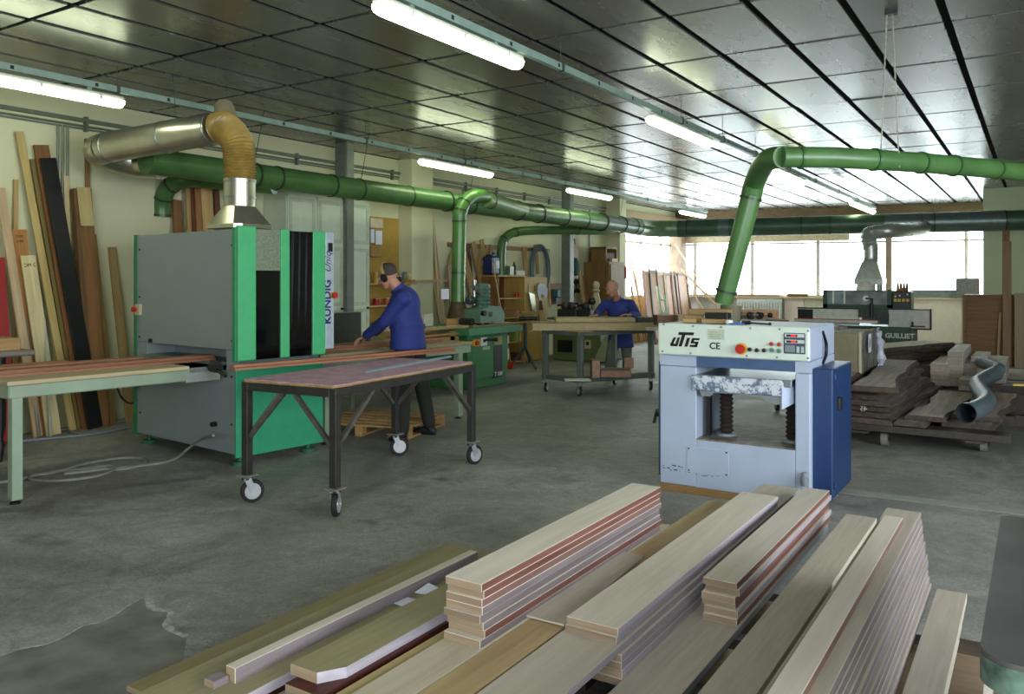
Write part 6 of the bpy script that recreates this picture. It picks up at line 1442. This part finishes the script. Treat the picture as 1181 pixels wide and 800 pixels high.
def fuse(name, mb, mats, voxel, parent, root, smooth=4, fac=.5, label=None, disp=None):
    bmesh.ops.recalc_face_normals(mb.bm, faces=mb.bm.faces[:])
    me = bpy.data.meshes.new('tmp'); mb.bm.to_mesh(me); mb.bm.free(); o = bpy.data.objects.new('tmp', me); COL.objects.link(o)
    rm = o.modifiers.new('r', 'REMESH'); rm.mode = 'VOXEL'; rm.voxel_size = voxel
    if smooth: sm = o.modifiers.new('s', 'SMOOTH'); sm.iterations = smooth; sm.factor = fac
    dg_ = bpy.context.evaluated_depsgraph_get(); dg_.update(); m2 = bpy.data.meshes.new_from_object(o.evaluated_get(dg_)); bpy.data.objects.remove(o); m2.name = name
    m2.materials.clear()
    for m in (mats if isinstance(mats, list) else [mats]): m2.materials.append(m)
    m2.transform(Matrix.Translation(-V(root.location))); m2.shade_smooth()
    q = bpy.data.objects.new(name, m2); COL.objects.link(q); q.parent = parent
    if label: q['label'] = label
    return q
skin = mat('skin', '#b07e66', .55, vary=.06, scale=8); skin2 = mat('skin_tan', '#a9785f', .55, vary=.06, scale=8)
coatm = mat('work_coat_blue', '#232f74', .8, vary=.12, scale=7, bump=.3); trous = mat('trousers_dark', '#23241f', .85, vary=.15); trous2 = mat('trousers_grey', '#63665a', .85, vary=.12)
shoe = mat('shoe_black', '#17161a', .5); hairm = mat('hair_dark', '#3a352f', .8, vary=.4, scale=60); greyhair = mat('hair_grey_short', '#8b8379', .9, vary=.3, scale=60)
def hand(mb, wrist, d, n, sc=1., curl=.3, thumb=1):
    """palm + five fingers; d along the hand, n out of the back of the hand"""
    d = V(d).normalized(); n = V(n); n = (n - d * n.dot(d)).normalized(); s = d.cross(n)
    wrist = V(wrist); k1 = wrist + d * .085 * sc
    for q in (-1.1, -.4, .3, 1.0): capsule(mb, wrist + s * .012 * q, k1 + s * .021 * q, .014 * sc, .012 * sc, 8)
    for q, L in ((-1.25, .062), (-.42, .075), (.42, .08), (1.22, .07)):
        p = k1 + s * .0225 * q; e1 = p + (d - n * curl).normalized() * L * .5 * sc; e2 = e1 + (d - n * curl * 2.6).normalized() * L * .5 * sc
        capsule(mb, p, e1, .009 * sc, .0085 * sc, 8); capsule(mb, e1, e2, .0085 * sc, .007 * sc, 8)
    b = wrist + d * .02 * sc + s * .022 * thumb; e1 = b + (d * .6 + s * thumb * .9 - n * .2).normalized() * .045 * sc; e2 = e1 + (d + s * .3 * thumb - n * .4).normalized() * .035 * sc
    capsule(mb, b, e1, .012 * sc, .01 * sc, 8); capsule(mb, e1, e2, .01 * sc, .008 * sc, 8)
def person(lab, J, f, hf, hu, skinm, trm, hair, muff, loc, shoes):
    """J: joints in world space; f body facing; hf/hu head facing and up"""
    t = thing('person', lab, 'person', loc)
    up_ = V((0, 0, 1)); f = V(f).normalized(); s = up_.cross(f).normalized()  # s = the figure's left
    hf = V(hf).normalized(); hs_ = V(hu).cross(hf).normalized(); hu_ = hf.cross(hs_)
    b = MB(); H = V(J['head'])
    # skull and face
    ellips(b, H + hu_*.025 - hf*.012, hf, hs_, hu_, (.098, .076, .098)); ellips(b, H + hf*.03 - hu_*.035, hf, hs_, hu_, (.066, .06, .082)); ellips(b, H + hf*.055 - hu_*.09, hf, hs_, hu_, (.036, .042, .028))
    capsule(b, H + hf*.092 + hu_*.008, H + hf*.116 - hu_*.034, .010, .017, 8); ellips(b, H + hf*.098 - hu_*.036, hf, hs_, hu_, (.012, .02, .01))
    capsule(b, H + hf*.080 + hu_*.03 - hs_*.036, H + hf*.080 + hu_*.03 + hs_*.036, .013, .013, 8)
    capsule(b, H + hf*.088 - hu_*.062 - hs_*.02, H + hf*.088 - hu_*.062 + hs_*.02, .008, .008, 8); capsule(b, H + hf*.084 - hu_*.074 - hs_*.016, H + hf*.084 - hu_*.074 + hs_*.016, .008, .008, 8)
    for g in (-1, 1):
        ellips(b, H + hs_*(.078*g) - hu_*.012 - hf*.005, hf, hs_, hu_, (.020, .010, .032)); ellips(b, H + hf*.055 - hu_*.03 + hs_*.04*g, hf, hs_, hu_, (.03, .022, .026))
    nb = V(J['neck']); capsule(b, nb, H - hu_*.07 - hf*.02, .062, .055)
    ch = V(J['chest']); pv = V(J['pelvis'])
    ellips(b, ch, f, s, up_, (.11, .155, .17)); capsule(b, ch, pv, .125, .13); ellips(b, pv, f, s, up_, (.11, .155, .12)); capsule(b, ch + (nb - ch)*.4, nb, .11, .06)
    for sd in ('l', 'r'):
        sh, el, wr = (V(J[k + sd]) for k in ('sh', 'el', 'wr')); capsule(b, ch + (sh - ch)*.5 + (nb-ch)*.3, sh, .07, .058); capsule(b, sh, el, .052, .042); capsule(b, el, wr, .041, .027)
        hd_ = V(J['hd' + sd]); hand(b, wr, hd_, J['hn' + sd], 1.05, J.get('curl', .35), 1 if J['th' + sd] > 0 else -1)
        hp, kn, an, toe = (V(J[k + sd]) for k in ('hp', 'kn', 'an', 'toe')); capsule(b, hp, kn, .085, .06); capsule(b, kn, an, .056, .04); capsule(b, an, an + (toe - an)*.7, .035, .03)
    fuse('body', b, skinm, .0062, t, t, 3)
    for g in (-1, 1):
        e = H + hf*.082 + hu_*.008 + hs_*.03*g
        ey = wpart('eye', MB().ball(e - hf*.012, .011, 8), white, t); wpart('iris', MB().ball(e - hf*.004, .006, 6), black, ey); capsule_b = MB(); capsule(capsule_b, e + hf*.008 + hu_*.02 - hs_*.016, e + hf*.008 + hu_*.02 + hs_*.016, .004, .004, 6); wpart('eyebrow', capsule_b, hair, t)
    # coat
    c = MB(); hem = V(J['hem'])
    ellips(c, ch, f, s, up_, (.145, .195, .19)); capsule(c, ch + (nb-ch)*.15, ch + (nb-ch)*.72, .145, .085); wst = V(J['waist'])
    def ovr(mbx, pts):  # torso skin as stacked ovals
        R = []
        for p, rf_, rs_ in pts: R.append([V(p) + f * rf_ * math.cos(2*PI*k/24) + s * rs_ * math.sin(2*PI*k/24) for k in range(24)])
        mbx.rings(R)
    ovr(c, [(ch + up_*.05, .135, .19), (ch - up_*.08, .145, .19), (wst, .15, .195), (wst - up_*.04, .16, .20), ((wst + hem)/2, .16, .20), (hem, .175, .215)])
    for sd in ('l', 'r'):
        sh, el, wr = (V(J[k + sd]) for k in ('sh', 'el', 'wr')); capsule(c, ch + (sh - ch)*.35 + (nb-ch)*.25, sh, .10, .082); capsule(c, sh, el, .078, .064); e2 = el + (wr - el)*.9; R = []
        capsule(c, el, e2, .064, .048)
    co_ = fuse('work_coat', c, coatm, .011, t, t, 3, label='blue work coat')
    cl = MB(); ax = (H - nb).normalized(); u1 = ax.orthogonal().normalized(); w1_ = ax.cross(u1); q0 = nb - ax*.015
    cl.rings([[q0 + ax*h + (u1*math.cos(2*PI*k/18) + w1_*math.sin(2*PI*k/18))*r for k in range(18)] for h, r in ((-.02, .088), (.02, .078), (.045, .080), (.045, .068), (0, .066))]); wpart('collar', cl, coatm, co_)
    wb = MB(); R = []
    for h, r1, r2 in ((-.02, .168, .21), (.02, .165, .207)): R.append([wst + up_*(h - .02) + f*r1*math.cos(2*PI*k/24) + s*r2*math.sin(2*PI*k/24) for k in range(24)])
    wb.rings(R); wpart('belt_band', wb, mat('coat_band', '#202c6c', .8), co_)
    # trousers
    p_ = MB(); ellips(p_, pv, f, s, up_, (.125, .17, .13))
    for sd in ('l', 'r'):
        hp, kn, an = (V(J[k + sd]) for k in ('hp', 'kn', 'an')); capsule(p_, hp, kn, .10, .078); capsule(p_, kn, kn.lerp(an, .88), .078, .066); R = []
    fuse('trousers', p_, trm, .011, t, t, 3)
    for sd in ('l', 'r'):
        an, toe = V(J['an' + sd]), V(J['toe' + sd]); d = (toe - an); d.z = 0; d.normalize(); sdv = d.cross(up_); z0 = 0; base = V((an.x, an.y, 0)) - d*.06; L = .28; m_ = MB(); R = []
        for q, w_, h in ((0, .028, .07), (.03, .036, .085), (.09, .038, .095), (.15, .042, .075), (.21, .046, .055), (.26, .036, .042), (.285, .018, .03)):
            cc_ = base + d*q; R.append([cc_ + sdv*w_*math.cos(a) * (1 if math.sin(a) > -.3 else .95) + up_*(max(0, (h/2) + (h/2)*math.sin(a)*1.15)) for a in [2*PI*k/14 for k in range(14)]])
        m_.rings(R); capsule(m_, V((an.x, an.y, .06)), V((an.x, an.y, .10)), .045, .048); wpart('shoe', m_, shoes, t)
    # hair
    h = MB(); ellips(h, H + hu_*.036 - hf*.026, hf, hs_, hu_, (.094, .080, .088)) if muff else ellips(h, H + hu_*.012 - hf*.034, hf, hs_, hu_, (.083, .079, .072))
    fuse('hair', h, hair, .008, t, t, 2)
    if muff:
        m_ = MB(); pts = [H + hs_*(.088*math.cos(a)) + hu_*(.135*math.sin(a) - .0) - hf*.01 for a in [PI*k/14 for k in range(15)]]
        R = [[p + hf*.014, p + hf*.014 + (p - H).normalized()*.008, p - hf*.014 + (p - H).normalized()*.008, p - hf*.014] for p in pts]; m_.rings(R)
        em = wpart('ear_defenders', m_, mat('band_tan', '#a98a52', .5), t, label='ear defenders with tan band')
        for g in (-1, 1):
            e = H + hs_*(.085*g) - hu_*.01; R = []
            for q, r in ((-.01, .034), (0, .038), (.02, .038), (.034, .028)): R.append([e + hs_*g*q + (hf*math.cos(2*PI*k/16)*r*.85 + hu_*math.sin(2*PI*k/16)*r*1.15) for k in range(16)])
            wpart('ear_cup', MB().rings(R), black, em)
    return t
R_ = V((math.cos(YAW), math.sin(YAW), 0)); Fw = V((-math.sin(YAW), math.cos(YAW), 0)); U_ = V((0, 0, 1))
D = 8.15
f1 = -R_ * .93 - Fw * (-.37); f1.normalize(); l1 = U_.cross(f1).normalized()
J = dict(head=atd(447, 318, D), neck=atd(460, 334, D), chest=atd(467, 352, D), pelvis=atd(473, 396, D), waist=atd(470, 374, D), hem=atd(471, 402, D))
J['shl'] = atd(464, 344, D - .19); J['ell'] = atd(444, 370, D - .12); J['wrl'] = atd(421, 388, D + .10)
hb = V(J['wrl']); tgt = V((0, 0, 0)); J['hdl'] = (atd(410, 393, D + .16) - J['wrl']); J['hnl'] = U_ * .8 + R_ * -.2; J['thl'] = 1
J['shr'] = atd(461, 343, D + .19); J['elr'] = atd(446, 368, D + .30); J['wrr'] = atd(432, 384, D + .42); J['hdr'] = -R_ * .8 + V((0, 0, -.35)); J['hnr'] = U_; J['thr'] = -1
J['hpl'] = atd(467, 400, D - .09); J['knl'] = atd(465, 448, D - .14); a = onz(464, 502, .08); J['anl'] = a; J['toel'] = onz(444, 506)
J['hpr'] = atd(479, 400, D + .08); J['knr'] = atd(487, 446, D + .08); a = onz(496, 492, .08); J['anr'] = a; J['toer'] = onz(478, 500)
person('person in blue work coat and ear defenders leaning over the out-feed table', J, f1, -R_ * .85 + Fw * .3 - U_ * .40, U_ * .9 - R_ * .4, skin, trous, hairm, True, (J['anl'].x, J['anl'].y, 0), shoe)
D = 12.75
f2 = (-R_ * .55 - Fw * .8).normalized()
J = dict(head=atd(706, 332, D - .22), neck=atd(711, 345.5, D - .05), chest=atd(714, 357, D), pelvis=atd(716, 388, D + .12), waist=atd(715, 374, D + .08), hem=atd(716, 400, D + .12), curl=.2)
J['shr'] = atd(698, 351, D + .08); J['elr'] = atd(689, 361, D - .1); J['wrr'] = atd(688, 363.5, D - .40); J['hdr'] = -Fw * .7 - R_ * .7; J['hnr'] = U_; J['thr'] = 1
J['shl'] = atd(727, 351, D - .10); J['ell'] = atd(735, 364, D - .25); J['wrl'] = atd(727, 362.5, D - .52); J['hdl'] = -R_ * .9 - Fw * .25; J['hnl'] = U_; J['thl'] = -1
J['hpr'] = atd(710, 392, D + .1); J['knr'] = atd(704, 411, D + .0); J['anr'] = onz(702, 433, .08); J['toer'] = onz(698, 435)
J['hpl'] = atd(722, 392, D + .1); J['knl'] = atd(723, 411, D + .1); J['anl'] = onz(723, 431, .08); J['toel'] = onz(720, 433.5)
person('bald person in blue work coat bending over the second trolley', J, f2, -R_ * .75 - Fw * .5 - U_ * .42, U_ * .9 - R_ * .3 - Fw * .2, skin2, trous2, greyhair, False, (J['anl'].x, J['anl'].y, 0), shoe)
# ================= camera, world =================
cam = bpy.data.cameras.new('camera'); co = bpy.data.objects.new('camera', cam); COL.objects.link(co)
co.location = (0, 0, HC); co.rotation_euler = (PI / 2, 0, YAW)
cam.sensor_fit = 'HORIZONTAL'; cam.sensor_width = 36; cam.lens = 36 * F / 1181
cam.shift_y = -(400 - Y0) / 1181.0; cam.clip_start = .05; cam.clip_end = 200
SC.camera = co
w = bpy.data.worlds.new('world'); SC.world = w; w.use_nodes = True
bg = w.node_tree.nodes['Background']; bg.inputs[0].default_value = (.86, .93, 1, 1); bg.inputs[1].default_value = 14.0
portal('portal_far', (-4.85, 22.85, 2.15), (PI/2, 0, PI + .146), 7.6, 2.1)
portal('portal_left', (-8.75, 20.6, 2.1), (PI/2, 0, PI*1.5), 3.5, 1.9)
portal('portal_right', (3.98, 2.75, 1.95), (PI/2, 0, PI/2), 6.6, 1.9)
portal('portal_back', (1.25, -2.98, 1.95), (PI/2, 0, 0), 5.5, 1.9)
SC.view_settings.view_transform = 'Standard'
SC.view_settings.look = 'None'
SC.view_settings.exposure = 0.03
